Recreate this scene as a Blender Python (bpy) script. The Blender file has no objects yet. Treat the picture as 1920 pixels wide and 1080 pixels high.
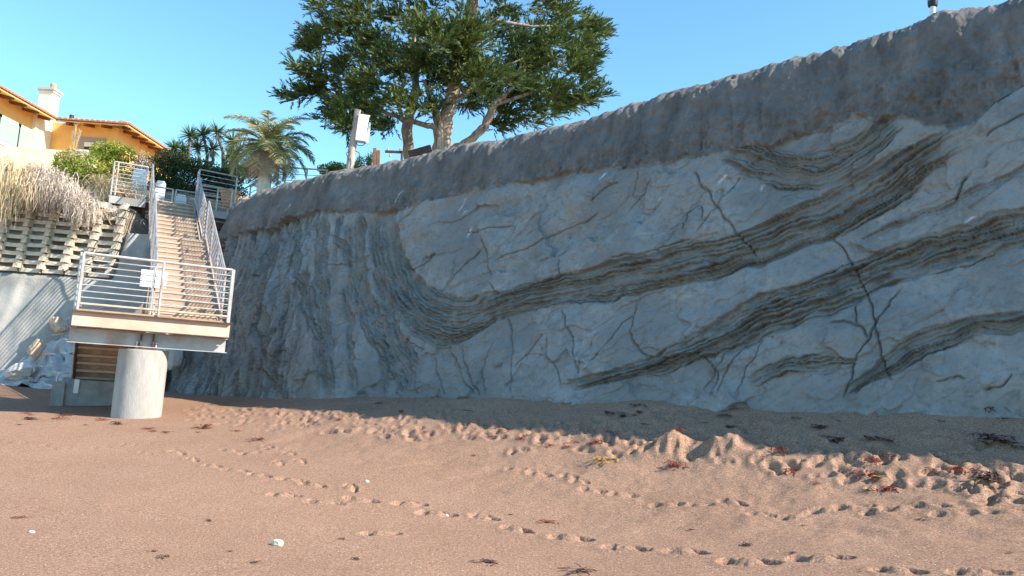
import bpy, math, random
import numpy as np

# ------------------------------------------------------------------ camera, sky, sun, exposure
scene = bpy.context.scene
FPX = 1493.0
ROLL = math.radians(4.0)
PITCH = math.atan(160 * math.cos(ROLL) / FPX)
EYE = np.array([0.0, 0.0, 1.65])
FW = np.array([0, math.cos(PITCH), math.sin(PITCH)])
R0 = np.array([1.0, 0, 0]); U0 = np.array([0, -math.sin(PITCH), math.cos(PITCH)])
RT = math.cos(ROLL) * R0 + math.sin(ROLL) * U0
UP = math.cos(ROLL) * U0 - math.sin(ROLL) * R0

from mathutils import Matrix, Vector
cam_data = bpy.data.cameras.new('camera'); cam = bpy.data.objects.new('camera', cam_data)
scene.collection.objects.link(cam)
cam_data.sensor_width = 36.0; cam_data.lens = 36.0 * FPX / 1920.0
cam_data.clip_start = 0.05; cam_data.clip_end = 5000
cam.matrix_world = Matrix(((RT[0], UP[0], -FW[0], EYE[0]), (RT[1], UP[1], -FW[1], EYE[1]), (RT[2], UP[2], -FW[2], EYE[2]), (0, 0, 0, 1)))
scene.camera = cam

SUN_EL = math.radians(36.5)
SUN_AZ = math.radians(71.0)                 # measured from -Y towards +X
SUN = np.array([math.sin(SUN_AZ) * math.cos(SUN_EL), -math.cos(SUN_AZ) * math.cos(SUN_EL), math.sin(SUN_EL)])
world = bpy.data.worlds.new('World'); scene.world = world; world.use_nodes = True
wn = world.node_tree.nodes; wl = world.node_tree.links
bg = wn['Background']; sky = wn.new('ShaderNodeTexSky'); sky.sky_type = 'NISHITA'
sky.sun_disc = False; sky.sun_elevation = SUN_EL
sky.sun_rotation = math.atan2(SUN[0], SUN[1])
sky.altitude = 0; sky.air_density = 1.0; sky.dust_density = 0.1; sky.ozone_density = 0.2
tint = wn.new('ShaderNodeMix'); tint.data_type = 'RGBA'; tint.blend_type = 'MULTIPLY'; tint.inputs[0].default_value = 1.0
tint.inputs[7].default_value = (0.79, 1.22, 1.38, 1.0)       # even colour balance of the whole sky
wl.new(sky.outputs[0], tint.inputs[6]); wl.new(tint.outputs[2], bg.inputs[0]); bg.inputs[1].default_value = 0.112
sl = bpy.data.lights.new('sun', 'SUN'); sl.energy = 5.0; sl.angle = math.radians(0.5); sl.color = (1.0, 0.91, 0.79)
sun = bpy.data.objects.new('sun', sl); scene.collection.objects.link(sun)
sun.rotation_euler = Vector(SUN).to_track_quat('Z', 'Y').to_euler()
sun.location = (10, -10, 30)
vs = scene.view_settings; vs.view_transform = 'Standard'; vs.look = 'None'; vs.exposure = 1.05; vs.gamma = 1.0
vs.use_curve_mapping = False

rng = np.random.default_rng(7); random.seed(7)

# ------------------------------------------------------------------ measuring helpers
def at(x, y, Y):
    """a point of the photograph at world depth Y"""
    d = FW * FPX + RT * (x - 960) - UP * (y - 540)
    return EYE + d * (Y / d[1])
def project(P):
    q = np.asarray(P, float) - EYE; c = q @ FW
    return 960 + FPX * (q @ RT) / c, 540 - FPX * (q @ UP) / c
def smooth(e0, e1, x):
    t = np.clip((x - e0) / (e1 - e0), 0, 1); return t * t * (3 - 2 * t)
def vnoise(x, y, seed=0):
    x = np.asarray(x, float); y = np.asarray(y, float)
    xi = np.floor(x); yi = np.floor(y); fx = x - xi; fy = y - yi
    fx = fx * fx * (3 - 2 * fx); fy = fy * fy * (3 - 2 * fy)
    def h(a, b):
        s = np.sin(a * 127.1 + b * 311.7 + seed * 74.7) * 43758.5453
        return s - np.floor(s)
    return ((h(xi, yi) * (1 - fx) + h(xi + 1, yi) * fx) * (1 - fy) + (h(xi, yi + 1) * (1 - fx) + h(xi + 1, yi + 1) * fx) * fy) * 2 - 1
def fbm(x, y, o=4, seed=0, g=0.5):
    a = 1.0; s = 0; x = np.asarray(x, float); y = np.asarray(y, float)
    for k in range(o):
        c, sn = math.cos(0.6 * k + .3), math.sin(0.6 * k + .3)
        s = s + a * vnoise((x * c - y * sn) + 17.3 * k, (x * sn + y * c) - 9.1 * k, seed + k); x = x * 2.03; y = y * 2.03; a *= g
    return s
def unit(v):
    v = np.asarray(v, float); return v / (np.linalg.norm(v) + 1e-12)

# ------------------------------------------------------------------ mesh builder
class MB:
    def __init__(s): s.v = []; s.f = []; s.n = 0
    def add(s, verts, faces):
        verts = np.asarray(verts, float); s.v.append(verts)
        s.f.extend([tuple(int(i) + s.n for i in q) for q in faces]); s.n += len(verts); return s
    def box(s, c, size, ax=None, taper=1.0):
        c = np.asarray(c, float); hx, hy, hz = [k / 2 for k in size]
        if ax is None: ax = np.eye(3)
        ax = np.asarray(ax, float)
        P = []
        for z in (-1, 1):
            t = taper if z > 0 else 1.0
            for x, y in ((-1, -1), (1, -1), (1, 1), (-1, 1)):
                P.append(c + ax[0] * x * hx * t + ax[1] * y * hy * t + ax[2] * z * hz)
        return s.add(P, [(3, 2, 1, 0), (4, 5, 6, 7), (0, 1, 5, 4), (1, 2, 6, 5), (2, 3, 7, 6), (3, 0, 4, 7)])
    def bar(s, a, b, w, h, up=(0, 0, 1)):
        a = np.asarray(a, float); b = np.asarray(b, float); d = b - a; L = np.linalg.norm(d); d = d / L
        sd = np.cross(d, up)
        if np.linalg.norm(sd) < 1e-4: sd = np.cross(d, (1, 0, 0))
        sd = unit(sd); u = np.cross(sd, d)
        return s.box((a + b) / 2, (w, L, h), (sd, d, u))
    def tube(s, path, radii, n=8, caps=True, wob=0.0, seed=0):
        path = [np.asarray(p, float) for p in path]; m = len(path)
        if np.isscalar(radii): radii = [radii] * m
        t0 = unit(path[1] - path[0]); ref = np.array([1, 0, 0]) if abs(t0[0]) < 0.8 else np.array([0, 1, 0])
        u = unit(np.cross(t0, ref)); P = []
        lr = np.random.default_rng(seed + 3)
        for i in range(m):
            t = unit(path[min(i + 1, m - 1)] - path[max(i - 1, 0)])
            u = unit(u - t * (u @ t)); w = np.cross(t, u)
            for k in range(n):
                a = 2 * math.pi * k / n; rr = radii[i] * (1 + wob * lr.normal())
                P.append(path[i] + (u * math.cos(a) + w * math.sin(a)) * rr)
        F = [(i * n + k, i * n + (k + 1) % n, (i + 1) * n + (k + 1) % n, (i + 1) * n + k) for i in range(m - 1) for k in range(n)]
        if caps: F += [tuple(range(n - 1, -1, -1)), tuple((m - 1) * n + k for k in range(n))]
        return s.add(P, F)
    def lathe(s, c, prof, n=24, axis=(0, 0, 1)):
        ax = unit(axis); u = unit(np.cross(ax, (1, 0, 0) if abs(ax[0]) < .8 else (0, 1, 0))); w = np.cross(ax, u); c = np.asarray(c, float)
        P = []
        for r, z in prof:
            for k in range(n):
                a = 2 * math.pi * k / n; P.append(c + ax * z + (u * math.cos(a) + w * math.sin(a)) * r)
        m = len(prof)
        F = [(i * n + k, i * n + (k + 1) % n, (i + 1) * n + (k + 1) % n, (i + 1) * n + k) for i in range(m - 1) for k in range(n)]
        F += [tuple(range(n - 1, -1, -1)), tuple((m - 1) * n + k for k in range(n))]
        return s.add(P, F)
    def prism(s, pts, vec):
        pts = np.asarray(pts, float); n = len(pts); vec = np.asarray(vec, float)
        return s.add(np.vstack([pts, pts + vec]), [tuple(range(n - 1, -1, -1)), tuple(range(n, 2 * n))] + [(i, (i + 1) % n, n + (i + 1) % n, n + i) for i in range(n)])
    def verts(s): return np.vstack(s.v)

COL = scene.collection
ORIGIN = {}
def raw_mesh(name, V, F, mat, smooth_=False):
    V = np.asarray(V, np.float32); me = bpy.data.meshes.new(name)
    if isinstance(F, np.ndarray):
        k = F.shape[1]; nf = len(F)
        me.vertices.add(len(V)); me.vertices.foreach_set('co', V.ravel())
        me.loops.add(nf * k); me.loops.foreach_set('vertex_index', F.ravel().astype(np.int32))
        me.polygons.add(nf); me.polygons.foreach_set('loop_start', np.arange(0, nf * k, k, dtype=np.int32))
        me.update(calc_edges=True)
    else:
        me.from_pydata(V.tolist(), [], F)
    if smooth_: me.polygons.foreach_set('use_smooth', np.ones(len(me.polygons), bool))
    if mat: me.materials.append(mat)
    me.update(); return me
def put(name, mb, mat, parent=None, smooth=False, V=None, F=None):
    """one mesh object; world coordinates in, origin at the thing's base"""
    if mb is not None: V, F = mb.verts(), mb.f
    V = np.asarray(V, float)
    if parent is not None:
        org = ORIGIN[parent.name]
    else:
        lo, hi = V.min(0), V.max(0); org = np.array([(lo[0] + hi[0]) / 2, (lo[1] + hi[1]) / 2, lo[2]])
    o = bpy.data.objects.new(name, raw_mesh(name, V - org, F, mat, smooth)); COL.objects.link(o)
    if parent is not None: o.parent = parent
    else: o.location = org
    ORIGIN[o.name] = org
    return o
def thing(name, loc, label, cat, group=None):
    o = bpy.data.objects.new(name, None); COL.objects.link(o); o.location = loc; o.empty_display_size = .2
    ORIGIN[o.name] = np.asarray(loc, float); return tag(o, label, cat, group)
def hub(name, parent):
    """an Empty grouping sub-parts of one part"""
    o = bpy.data.objects.new(name, None); COL.objects.link(o); o.parent = parent; o.empty_display_size = .1
    ORIGIN[o.name] = ORIGIN[parent.name]; return o
def tag(o, label, cat, group=None):
    o['label'] = label; o['category'] = cat
    if group: o['group'] = group
    return o
def struct(o): o['kind'] = 'structure'; return o
def auto_smooth(o, ang=40):
    me = o.data; me.polygons.foreach_set('use_smooth', np.ones(len(me.polygons), bool)); me.set_sharp_from_angle(angle=math.radians(ang)); return o
def bevel(o, w=0.01, seg=2):
    m = o.modifiers.new('bevel', 'BEVEL'); m.width = w; m.segments = seg; m.limit_method = 'ANGLE'; return o

# ------------------------------------------------------------------ materials
def lin(c): return tuple(list(c) + [1.0])
def mat(name, c1, c2=None, scale=4.0, rough=0.8, bump=0.0, bscale=40.0, metal=0.0, detail=6, c3=None, s3=1.0, f3=(.55, .7), spec=0.3, stretch=None, trans=0.0):
    m = bpy.data.materials.new(name); m.use_nodes = True; n = m.node_tree.nodes; l = m.node_tree.links; b = n['Principled BSDF']
    b.inputs['Roughness'].default_value = rough; b.inputs['Metallic'].default_value = metal; b.inputs['Specular IOR Level'].default_value = spec
    tc = n.new('ShaderNodeTexCoord'); vec = tc.outputs['Object']
    if stretch:
        mp = n.new('ShaderNodeMapping'); mp.inputs['Scale'].default_value = stretch; l.new(vec, mp.inputs['Vector']); vec = mp.outputs[0]
    col = None
    if c2 is not None:
        t = n.new('ShaderNodeTexNoise'); t.inputs['Scale'].default_value = scale; t.inputs['Detail'].default_value = detail; t.inputs['Roughness'].default_value = .65
        l.new(vec, t.inputs['Vector'])
        r = n.new('ShaderNodeValToRGB'); r.color_ramp.elements[0].position = .35; r.color_ramp.elements[1].position = .65
        r.color_ramp.elements[0].color = lin(c1); r.color_ramp.elements[1].color = lin(c2); l.new(t.outputs[0], r.inputs[0]); col = r.outputs[0]
        if c3 is not None:
            t3 = n.new('ShaderNodeTexNoise'); t3.inputs['Scale'].default_value = s3; t3.inputs['Detail'].default_value = 5; l.new(vec, t3.inputs['Vector'])
            mr = n.new('ShaderNodeMapRange'); mr.inputs[1].default_value = f3[0]; mr.inputs[2].default_value = f3[1]; l.new(t3.outputs[0], mr.inputs[0])
            mx = n.new('ShaderNodeMix'); mx.data_type = 'RGBA'; l.new(mr.outputs[0], mx.inputs[0]); l.new(col, mx.inputs[6]); mx.inputs[7].default_value = lin(c3); col = mx.outputs[2]
        l.new(col, b.inputs['Base Color'])
    else: b.inputs['Base Color'].default_value = lin(c1)
    if bump > 0:
        t2 = n.new('ShaderNodeTexNoise'); t2.inputs['Scale'].default_value = bscale; t2.inputs['Detail'].default_value = 6; l.new(vec, t2.inputs['Vector'])
        bp = n.new('ShaderNodeBump'); bp.inputs['Strength'].default_value = bump; bp.inputs['Distance'].default_value = .02; l.new(t2.outputs[0], bp.inputs['Height']); l.new(bp.outputs[0], b.inputs['Normal'])
    if trans > 0:
        tr = n.new('ShaderNodeBsdfTranslucent'); mxs = n.new('ShaderNodeMixShader'); mxs.inputs[0].default_value = trans
        if col is not None: l.new(col, tr.inputs[0])
        else: tr.inputs[0].default_value = lin(c1)
        l.new(b.outputs[0], mxs.inputs[1]); l.new(tr.outputs[0], mxs.inputs[2]); l.new(mxs.outputs[0], n['Material Output'].inputs[0])
    return m
M = {}
M['concrete'] = mat('pale_concrete', (.40, .38, .355), (.52, .50, .47), 3, .85, .25, 60, c3=(.36, .35, .32), s3=1.3, f3=(.52, .8))
M['pillar'] = mat('form_cast_concrete', (.30, .285, .26), (.46, .44, .41), 2.2, .85, .35, 50, c3=(.27, .255, .23), s3=2.0, f3=(.50, .72), stretch=(1, 1, .35))
M['old_concrete'] = mat('weathered_concrete', (.24, .24, .22), (.36, .35, .33), 3, .9, .4, 40)
M['shotcrete'] = mat('grey_shotcrete', (.29, .275, .245), (.40, .385, .35), 1.2, .9, .5, 22, c3=(.24, .24, .23), s3=.8)
M['crib'] = mat('crib_concrete', (.46, .38, .28), (.64, .56, .44), 5, .9, .4, 40)
M['galv'] = mat('galvanised_pipe', (.42, .41, .40), (.56, .54, .52), 6, .45, 0, metal=.35, c3=(.42, .27, .17), s3=2.2, f3=(.52, .72), spec=.5)
M['rail'] = mat('dull_galvanised_rail', (.30, .29, .29), (.44, .42, .41), 6, .5, 0, metal=.3, c3=(.34, .21, .14), s3=2.5, f3=(.5, .7), spec=.4)
M['rusty'] = mat('rust_streaked_pipe', (.50, .32, .20), (.62, .50, .40), 6, .6, .1, metal=.2)
M['steel'] = mat('weathered_galvanised_beam', (.34, .33, .32), (.44, .43, .41), 2.5, .6, .1, metal=.25, c3=(.34, .22, .15), s3=1.5)
M['beam'] = mat('pinkish_primed_beam', (.54, .35, .26), (.63, .46, .36), 1.6, .7, .08, c3=(.55, .33, .22), s3=1.1, f3=(.56, .8))
M['rust'] = mat('dark_rust_steel', (.075, .035, .024), (.15, .075, .05), 8, .8, .2)
M['wood'] = mat('weathered_deck_boards', (.30, .20, .135), (.44, .32, .23), 6, .8, .3, 30, stretch=(1, 1, 1), c3=(.30, .2, .14), s3=3)
M['tread'] = mat('sandy_wood_treads', (.38, .30, .235), (.52, .43, .35), 7, .8, .3, 30)
M['white'] = mat('white_paint', (.80, .80, .78), (.72, .72, .70), 3, .6)
M['sign'] = mat('white_sign_plate', (.82, .84, .88), None, rough=.4)
M['stucco'] = mat('ochre_stucco', (.80, .42, .12), (.84, .48, .16), 2.5, .9, .2, 60)
M['cream'] = mat('cream_stucco', (.84, .70, .45), (.88, .78, .56), 2.0, .9, .2, 60)
M['tile'] = mat('clay_roof_tile', (.34, .12, .07), (.46, .20, .12), 5, .8, .2, c3=(.24, .12, .09), s3=2)
M['rafter'] = mat('brown_rafter', (.16, .07, .035), (.22, .10, .05), 5, .7)
M['trim'] = mat('painted_window_trim', (.72, .71, .66), None, rough=.5)
M['glass'] = mat('window_glass', (.30, .38, .36), None, rough=.06, spec=.9)
M['darkglass'] = mat('dark_interior', (.05, .03, .03), None, rough=.3)
M['greytrim'] = mat('grey_brown_trim', (.34, .28, .24), None, rough=.6)
M['pot'] = mat('terracotta', (.58, .26, .10), (.66, .34, .15), 4, .8)
M['bark'] = mat('cypress_bark', (.28, .19, .13), (.46, .36, .28), 5, .95, .9, 14, c3=(.16, .10, .07), s3=3, stretch=(3, 3, .6))
M['cypress'] = mat('cypress_foliage', (.032, .072, .022), (.165, .195, .045), 2.2, .75, trans=.16, detail=9)
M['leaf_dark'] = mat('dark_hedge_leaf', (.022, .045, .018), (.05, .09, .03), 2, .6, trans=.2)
M['leaf_green'] = mat('bright_shrub_leaf', (.16, .24, .025), (.34, .37, .05), 3, .6, trans=.3, c3=(.30, .20, .07), s3=1.4, f3=(.55, .7))
M['dry'] = mat('dead_straw_growth', (.58, .45, .27), (.78, .66, .45), 4, .9, trans=.2)
M['dry_grey'] = mat('dead_grey_twigs', (.44, .36, .29), (.62, .53, .44), 4, .9, trans=.1)
M['straw'] = mat('pampas_straw', (.56, .46, .28), (.72, .62, .42), 5, .85, trans=.2)
M['yucca'] = mat('yucca_blade', (.045, .085, .03), (.11, .16, .05), 3, .55, trans=.2)
M['yucca_light'] = mat('yellowing_yucca_blade', (.16, .19, .05), (.34, .32, .12), 3, .6, trans=.2)
M['palm'] = mat('palm_leaflet', (.22, .25, .08), (.44, .42, .20), 2.5, .5, trans=.25, c3=(.52, .42, .22), s3=1.2, f3=(.55, .7))
M['palm_dead'] = mat('dead_palm_leaflet', (.40, .30, .20), (.56, .46, .34), 3, .8, trans=.1)
M['palm_trunk'] = mat('palm_trunk', (.50, .42, .33), (.66, .58, .48), 6, .9, .6, 20)
M['twig'] = mat('dark_stem', (.12, .09, .07), (.22, .17, .13), 5, .9, .5)
M['pole'] = mat('utility_pole_wood', (.38, .29, .23), (.54, .44, .37), 5, .85, .3, stretch=(6, 6, .4))
M['brownpost'] = mat('brown_timber_post', (.22, .11, .07), (.30, .17, .11), 6, .8)
M['darkwood'] = mat('dark_plank', (.055, .035, .028), (.10, .065, .05), 5, .8)
M['cable'] = mat('dark_cable', (.03, .03, .035), None, rough=.6)
M['paleiron'] = mat('pale_fitting', (.55, .55, .54), None, rough=.5, metal=.3)
M['blackplastic'] = mat('dark_collar', (.03, .03, .04), None, rough=.5)
M['rockpale'] = mat('pale_limestone', (.46, .43, .40), (.60, .57, .54), 2.2, .9, .9, 9, c3=(.34, .33, .32), s3=1.7, f3=(.55, .7))
M['rockorange'] = mat('ochre_stone', (.50, .34, .22), (.64, .52, .42), 3, .9, .8, 9)
M['soil'] = mat('dry_soil', (.22, .16, .11), (.34, .26, .19), 1.5, .95, .6, 12)
M['weed_red'] = mat('red_seaweed', (.16, .03, .025), (.32, .09, .06), 30, .6, trans=.25)
M['weed_dark'] = mat('dark_dried_kelp', (.035, .018, .02), (.09, .04, .035), 30, .6)
M['weed_gold'] = mat('golden_kelp', (.42, .24, .04), (.56, .38, .10), 20, .6, trans=.2)
M['pebble'] = mat('pale_pebble', (.66, .66, .64), (.78, .78, .76), 20, .6)
M['stone'] = mat('tan_beach_stone', (.58, .50, .34), (.74, .68, .52), 25, .8, .4, 60)
M['shell'] = mat('broken_shell', (.75, .72, .68), None, rough=.5)

# ------------------------------------------------------------------ cliff: survey of the wall
CA = at(440, 372, 23.5); CB = at(1800, 2, 11.5)
CT = unit([CB[0] - CA[0], CB[1] - CA[1], 0]); CN = np.array([CT[1], -CT[0], 0.0])   # along the wall to the right; out of the wall
if CN @ (EYE - CA) < 0: CN = -CN
CROUND = 0.42; CBAT = 1.75
def on_plane(x, y, off):
    d = FW * FPX + RT * (x - 960) - UP * (y - 540)
    k = ((CA + CN * off - EYE) @ CN) / (d @ CN); P = EYE + d * k
    return (P - CA) @ CT, P[2]
TOP_PX = [(440, 372), (470, 358), (530, 340), (600, 322), (700, 303), (760, 290), (850, 270), (930, 256), (1000, 238), (1070, 222), (1130, 203), (1200, 180), (1270, 160), (1330, 143), (1400, 122), (1470, 104), (1530, 88), (1600, 68), (1680, 42), (1740, 22), (1800, 4)]
BASE_PX = [(350, 738), (430, 740), (620, 738), (740, 740), (960, 737), (1200, 738), (1400, 742), (1700, 755), (1915, 762)]
top_uz = np.array([on_plane(x, y, 0.12) for x, y in TOP_PX]); base_uz = np.array([on_plane(x, y, CBAT) for x, y in BASE_PX])
def ztop(u):
    z = np.interp(u, np.append(top_uz[:, 0], 45), np.append(top_uz[:, 1], top_uz[-1, 1] + .9))
    return z - 2.2 * smooth(0.1, -1.3, u)
def zbase(u): return np.interp(u, np.append(base_uz[:, 0], 45), np.append(base_uz[:, 1], base_uz[-1, 1] + .3))
def face_off(u, z):
    hf = (z - zbase(u)) / (ztop(u) - CROUND - zbase(u)); hf = np.clip(hf, -.3, 1)
    return CBAT * (1 - hf) - 0.35 * np.clip(-u - .5, 0, 9) ** 1.6
def face(u, z):
    o = face_off(u, z); return CA[:2] + np.outer(u, CT[:2]) + np.outer(o, CN[:2])
def survey(x, y):
    """photograph point -> (u, z) in metres on the cliff face"""
    off = .6
    for _ in range(12):
        u, z = on_plane(x, y, off); off = .5 * off + .5 * float(face_off(np.array([u]), np.array([z]))[0])
    return np.array([u, z])

# ---- sand surface
SCP = [(262, 783, 15.4), (60, 722, 21.3), (120, 765, 17.2), (960, 800, 13.0), (960, 900, 10.4), (960, 995, 8.4), (960, 1080, 6.6), (1900, 1080, 5.7), (1900, 950, 7.4), (1900, 880, 8.7), (1400, 1060, 6.7), (300, 1080, 6.0), (20, 1080, 6.0), (20, 900, 9.6), (500, 900, 10.2), (1550, 850, 9.7), (1400, 820, 11.2), (1265, 850, 10.6), (600, 800, 14.6), (440, 775, 17.0)]
ctl = [at(*a) for a in SCP]
for u, z in base_uz:
    P = CA + CT * u + CN * CBAT; ctl.append(np.array([P[0], P[1], z])); P = P - CN * 2.5; ctl.append(np.array([P[0], P[1], z + .1]))
ctl.append(np.array([-1., 1., 0.0])); ctl.append(np.array([4., 1., .25])); ctl.append(np.array([-8., 5., 0.0])); ctl.append(np.array([-16., 12., .3])); ctl.append(np.array([-17., 19., .75])); ctl.append(np.array([11., 4.5, 1.75]))
ctl = np.array(ctl)
def _phi(r): return np.sqrt(r * r + 4.0)
_D = np.linalg.norm(ctl[:, None, :2] - ctl[None, :, :2], axis=2); _n = len(ctl)
_A = np.zeros((_n + 3, _n + 3)); _A[:_n, :_n] = -_phi(_D) + np.eye(_n) * 0.25; _A[:_n, _n] = 1; _A[:_n, _n + 1:] = ctl[:, :2]; _A[_n, :_n] = 1; _A[_n + 1:, :_n] = ctl[:, :2].T
_w = np.linalg.solve(_A, np.append(ctl[:, 2], [0, 0, 0]))
def sand_z(x, y):
    x = np.asarray(x, float).ravel(); y = np.asarray(y, float).ravel(); xc = np.clip(x, -17, 12); yc = np.clip(y, 0.0, 24)
    z = _w[_n] + _w[_n + 1] * xc + _w[_n + 2] * yc
    for i in range(_n): z = z - _w[i] * _phi(np.hypot(xc - ctl[i, 0], yc - ctl[i, 1]))
    return z - .03 * np.clip(-y, 0, 60) - .004 * np.hypot(x - xc, y - yc)
def ground(x, y):
    a, b = 3.0, 30.0
    Ys = np.linspace(3.5, 26, 400); P = np.array([at(x, y, Y) for Y in Ys]); dz = P[:, 2] - sand_z(P[:, 0], P[:, 1])
    i = np.argmax(dz < 0) if (dz < 0).any() else len(Ys) - 1
    return np.array([P[i, 0], P[i, 1], P[i, 2] if i == len(Ys) - 1 else float(sand_z(P[i, 0], P[i, 1])[0])])

# ---- sand mesh: one sheet, fine where the beach is near
az = np.concatenate([np.linspace(-180, -42, 40)[:-1], np.linspace(-42, 42, 940), np.linspace(42, 180, 40)[1:]])
rad = np.concatenate([[0.02, .6, 1.2, 1.8, 2.4, 3.0], 1 / np.linspace(1 / 3.6, 1 / 27., 560), [32, 45, 70, 120, 250, 600, 1500]])
AZ, RD = np.meshgrid(np.radians(az), rad)
SX = (np.sin(AZ) * RD).ravel(); SY = (np.cos(AZ) * RD).ravel()
SZ = np.concatenate([sand_z(SX[i:i + 60000], SY[i:i + 60000]) for i in range(0, len(SX), 60000)])
near = np.hypot(SX, SY) < 30
SZ += np.where(near, .010 * fbm(SX * .7, SY * .7, 2, 3) + .003 * fbm(SX * 4, SY * 4, 3, 9), 0)
DEP = lambda x, y: (x * CN[0] + y * CN[1]) - (CA[:2] @ CN[:2])          # distance out from the cliff top line
dist = DEP(SX, SY)
belt = smooth(1.0, 2.6, dist) * smooth(6.4, 4.4, dist + .5 * vnoise(SX * .4, SY * .4, 5)) * smooth(-6.5, -3.5, SX)
SZ += np.where(near, belt * .022 * fbm(SX * 1.7, SY * 1.7, 4, 21, .6), 0)
foot = np.exp(-((dist - 1.9) / .6) ** 2) * near; SZ += foot * (.012 * fbm(SX * 1.1 + 7, SY * 1.1, 3, 25) + .012 * vnoise(SX * 4, SY * 4, 27))
FP = np.zeros_like(SZ)
def stamp(x, y, rad_, fn, arr=None):
    i = np.where((np.abs(SX - x) < rad_) & (np.abs(SY - y) < rad_))[0]
    if len(i): (FP if arr is None else arr)[i] += fn(SX[i] - x, SY[i] - y)
def footprint(x, y, ang, deep=.05, size=1.0):
    ca, sa = math.cos(ang), math.sin(ang); k = random.uniform(.85, 1.15)
    def fn(dx, dy):
        a = (dx * ca + dy * sa) / size; b = (-dx * sa + dy * ca) / size
        n = .25 * vnoise(dx * 22 + x * 31, dy * 22, 4); a = a + .02 * n; b = b + .02 * n
        heel = np.exp(-(((a + .10) / .062) ** 2 + (b / .05) ** 2) ** 3); ball = np.exp(-(((a - .065) / .10) ** 2 + (b / .062) ** 2) ** 3)
        rim = np.exp(-((np.hypot(a / .19, b / .115) - 1.05) / .28) ** 2)
        return -deep * k * np.maximum(heel, ball * .85) + .016 * rim * (1 + n) + .012 * np.exp(-((a / .03) ** 2 + (b / .06) ** 2))
    stamp(x, y, .42 * size, fn)
def tread_mark(x, y, ang, deep, size):
    """a shoe print: heel pit, a pushed-up ridge of sand and a toe pit"""
    ca, sa = math.cos(ang), math.sin(ang); k = random.uniform(.8, 1.2); e = random.uniform(-.02, .02); tw = random.uniform(.03, .07)
    def fn(dx, dy):
        a = (dx * ca + dy * sa) / size; b = (-dx * sa + dy * ca) / size; n = vnoise(dx * 26 + x * 31, dy * 26, 4) + .5 * vnoise(dx * 55, dy * 55 + y * 9, 6); a = a + .010 * n; b = b + .010 * n
        heel = np.exp(-(((a + .125 + e) / .050) ** 2 + (b / .058) ** 2) ** 3); toe = np.exp(-(((a - .135) / .060) ** 2 + ((b - tw) / .034) ** 2) ** 3); edge = np.exp(-(((a - .02) / .09) ** 2 + ((b - tw - .02) / .022) ** 2) ** 2)
        ridge = np.exp(-(((a - .005) / .085) ** 2 + (b / .062) ** 2) ** 1.5) * smooth(-.09, -.045, a)
        return k * (-deep * heel - deep * .75 * toe - deep * .4 * edge + deep * .50 * ridge * (1 + .25 * n)) + .008 * np.exp(-((np.hypot(a / .2, b / .12) - 1.05) / .25) ** 2)
    stamp(x, y, .42 * size, fn)
def trail(pts, deep, size=1.0, jit=.0):
    G = [ground(*p) for p in pts]
    for i, g in enumerate(G):
        h = G[min(i + 1, len(G) - 1)] - G[max(i - 1, 0)]; tread_mark(g[0], g[1], (math.atan2(h[1], h[0]) if h[0] > 0 else math.atan2(-h[1], -h[0])) + random.uniform(-.25, .25), deep * random.uniform(.65, 1.15), size * random.uniform(.85, 1.1))
trail([(330, 850), (360, 862), (395, 875), (440, 884), (484, 894), (545, 902), (585, 910)], .10, 1.15)
trail([(530, 931), (605, 943)], .10, 1.15)
trail([(655, 915), (675, 939), (765, 946), (815, 964), (903, 971), (965, 995), (1065, 1010), (1170, 1028), (1280, 1037), (1400, 1060), (1537, 1055), (1680, 1077), (1830, 1078)], .115, 1.2)
tread_mark(*ground(712, 1003)[:2], .1, .09, 1.1)
trail([(965, 884), (1010, 890), (1065, 897), (1085, 909), (1110, 924), (1165, 932), (1250, 948), (1310, 951)], .06, .95)
trail([(1370, 946), (1425, 968), (1490, 969), (1550, 959), (1600, 957), (1650, 964), (1690, 957), (1745, 956), (1785, 973), (1885, 967)], .065, 1.0)
trail([(30, 832), (95, 836), (112, 843), (190, 841), (240, 835), (270, 851)], .035, .85)
trail([(430, 845), (470, 850), (510, 843), (540, 852), (520, 869), (560, 866), (500, 838)], .06, .95)
def shadow_y(x): return np.interp(x, [330, 640, 960, 1100, 1300, 1600, 1920], [766, 782, 800, 803, 818, 845, 884])
for _ in range(250):
    px = random.uniform(360, 1925); s = (px - 330) / 1600; py = shadow_y(px) + random.uniform(-8, 30 + 62 * s) * random.random() ** .5
    g = ground(px, py); footprint(g[0], g[1], random.uniform(0, 6.3), random.uniform(.03, .075), random.uniform(.7, 1.2))
for _ in range(110):
    px = random.uniform(380, 1925); py = random.uniform(748, shadow_y(px) + 4); g = ground(px, py); footprint(g[0], g[1], random.uniform(0, 6.3), random.uniform(.015, .05), random.uniform(.7, 1.2))
def mound(px, py, h, r):
    g = ground(px, py); stamp(g[0], g[1], 3 * r, lambda dx, dy: h * np.exp(-(np.hypot(dx * (1 + .12 * vnoise(dx * 4, dy * 4, 8)), dy * 1.15) / r) ** 2) * (1 + .16 * fbm(dx * 5, dy * 5, 2, 12)), SZ)
mound(1258, 848, .27, .23); mound(1356, 852, .24, .26); mound(1430, 862, .07, .3); mound(1215, 858, .08, .2)
mound(1308, 858, -.10, .12)
SZ += np.where(FP > 0, .055 * np.tanh(FP / .055), .11 * np.tanh(FP / .11))
nr, nc = len(rad), len(az)
ii = (np.arange(nr - 1)[:, None] * nc + np.arange(nc - 1)[None, :]).ravel()
SF = np.stack([ii, ii + 1, ii + nc + 1, ii + nc], 1)[:, ::-1]

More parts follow.
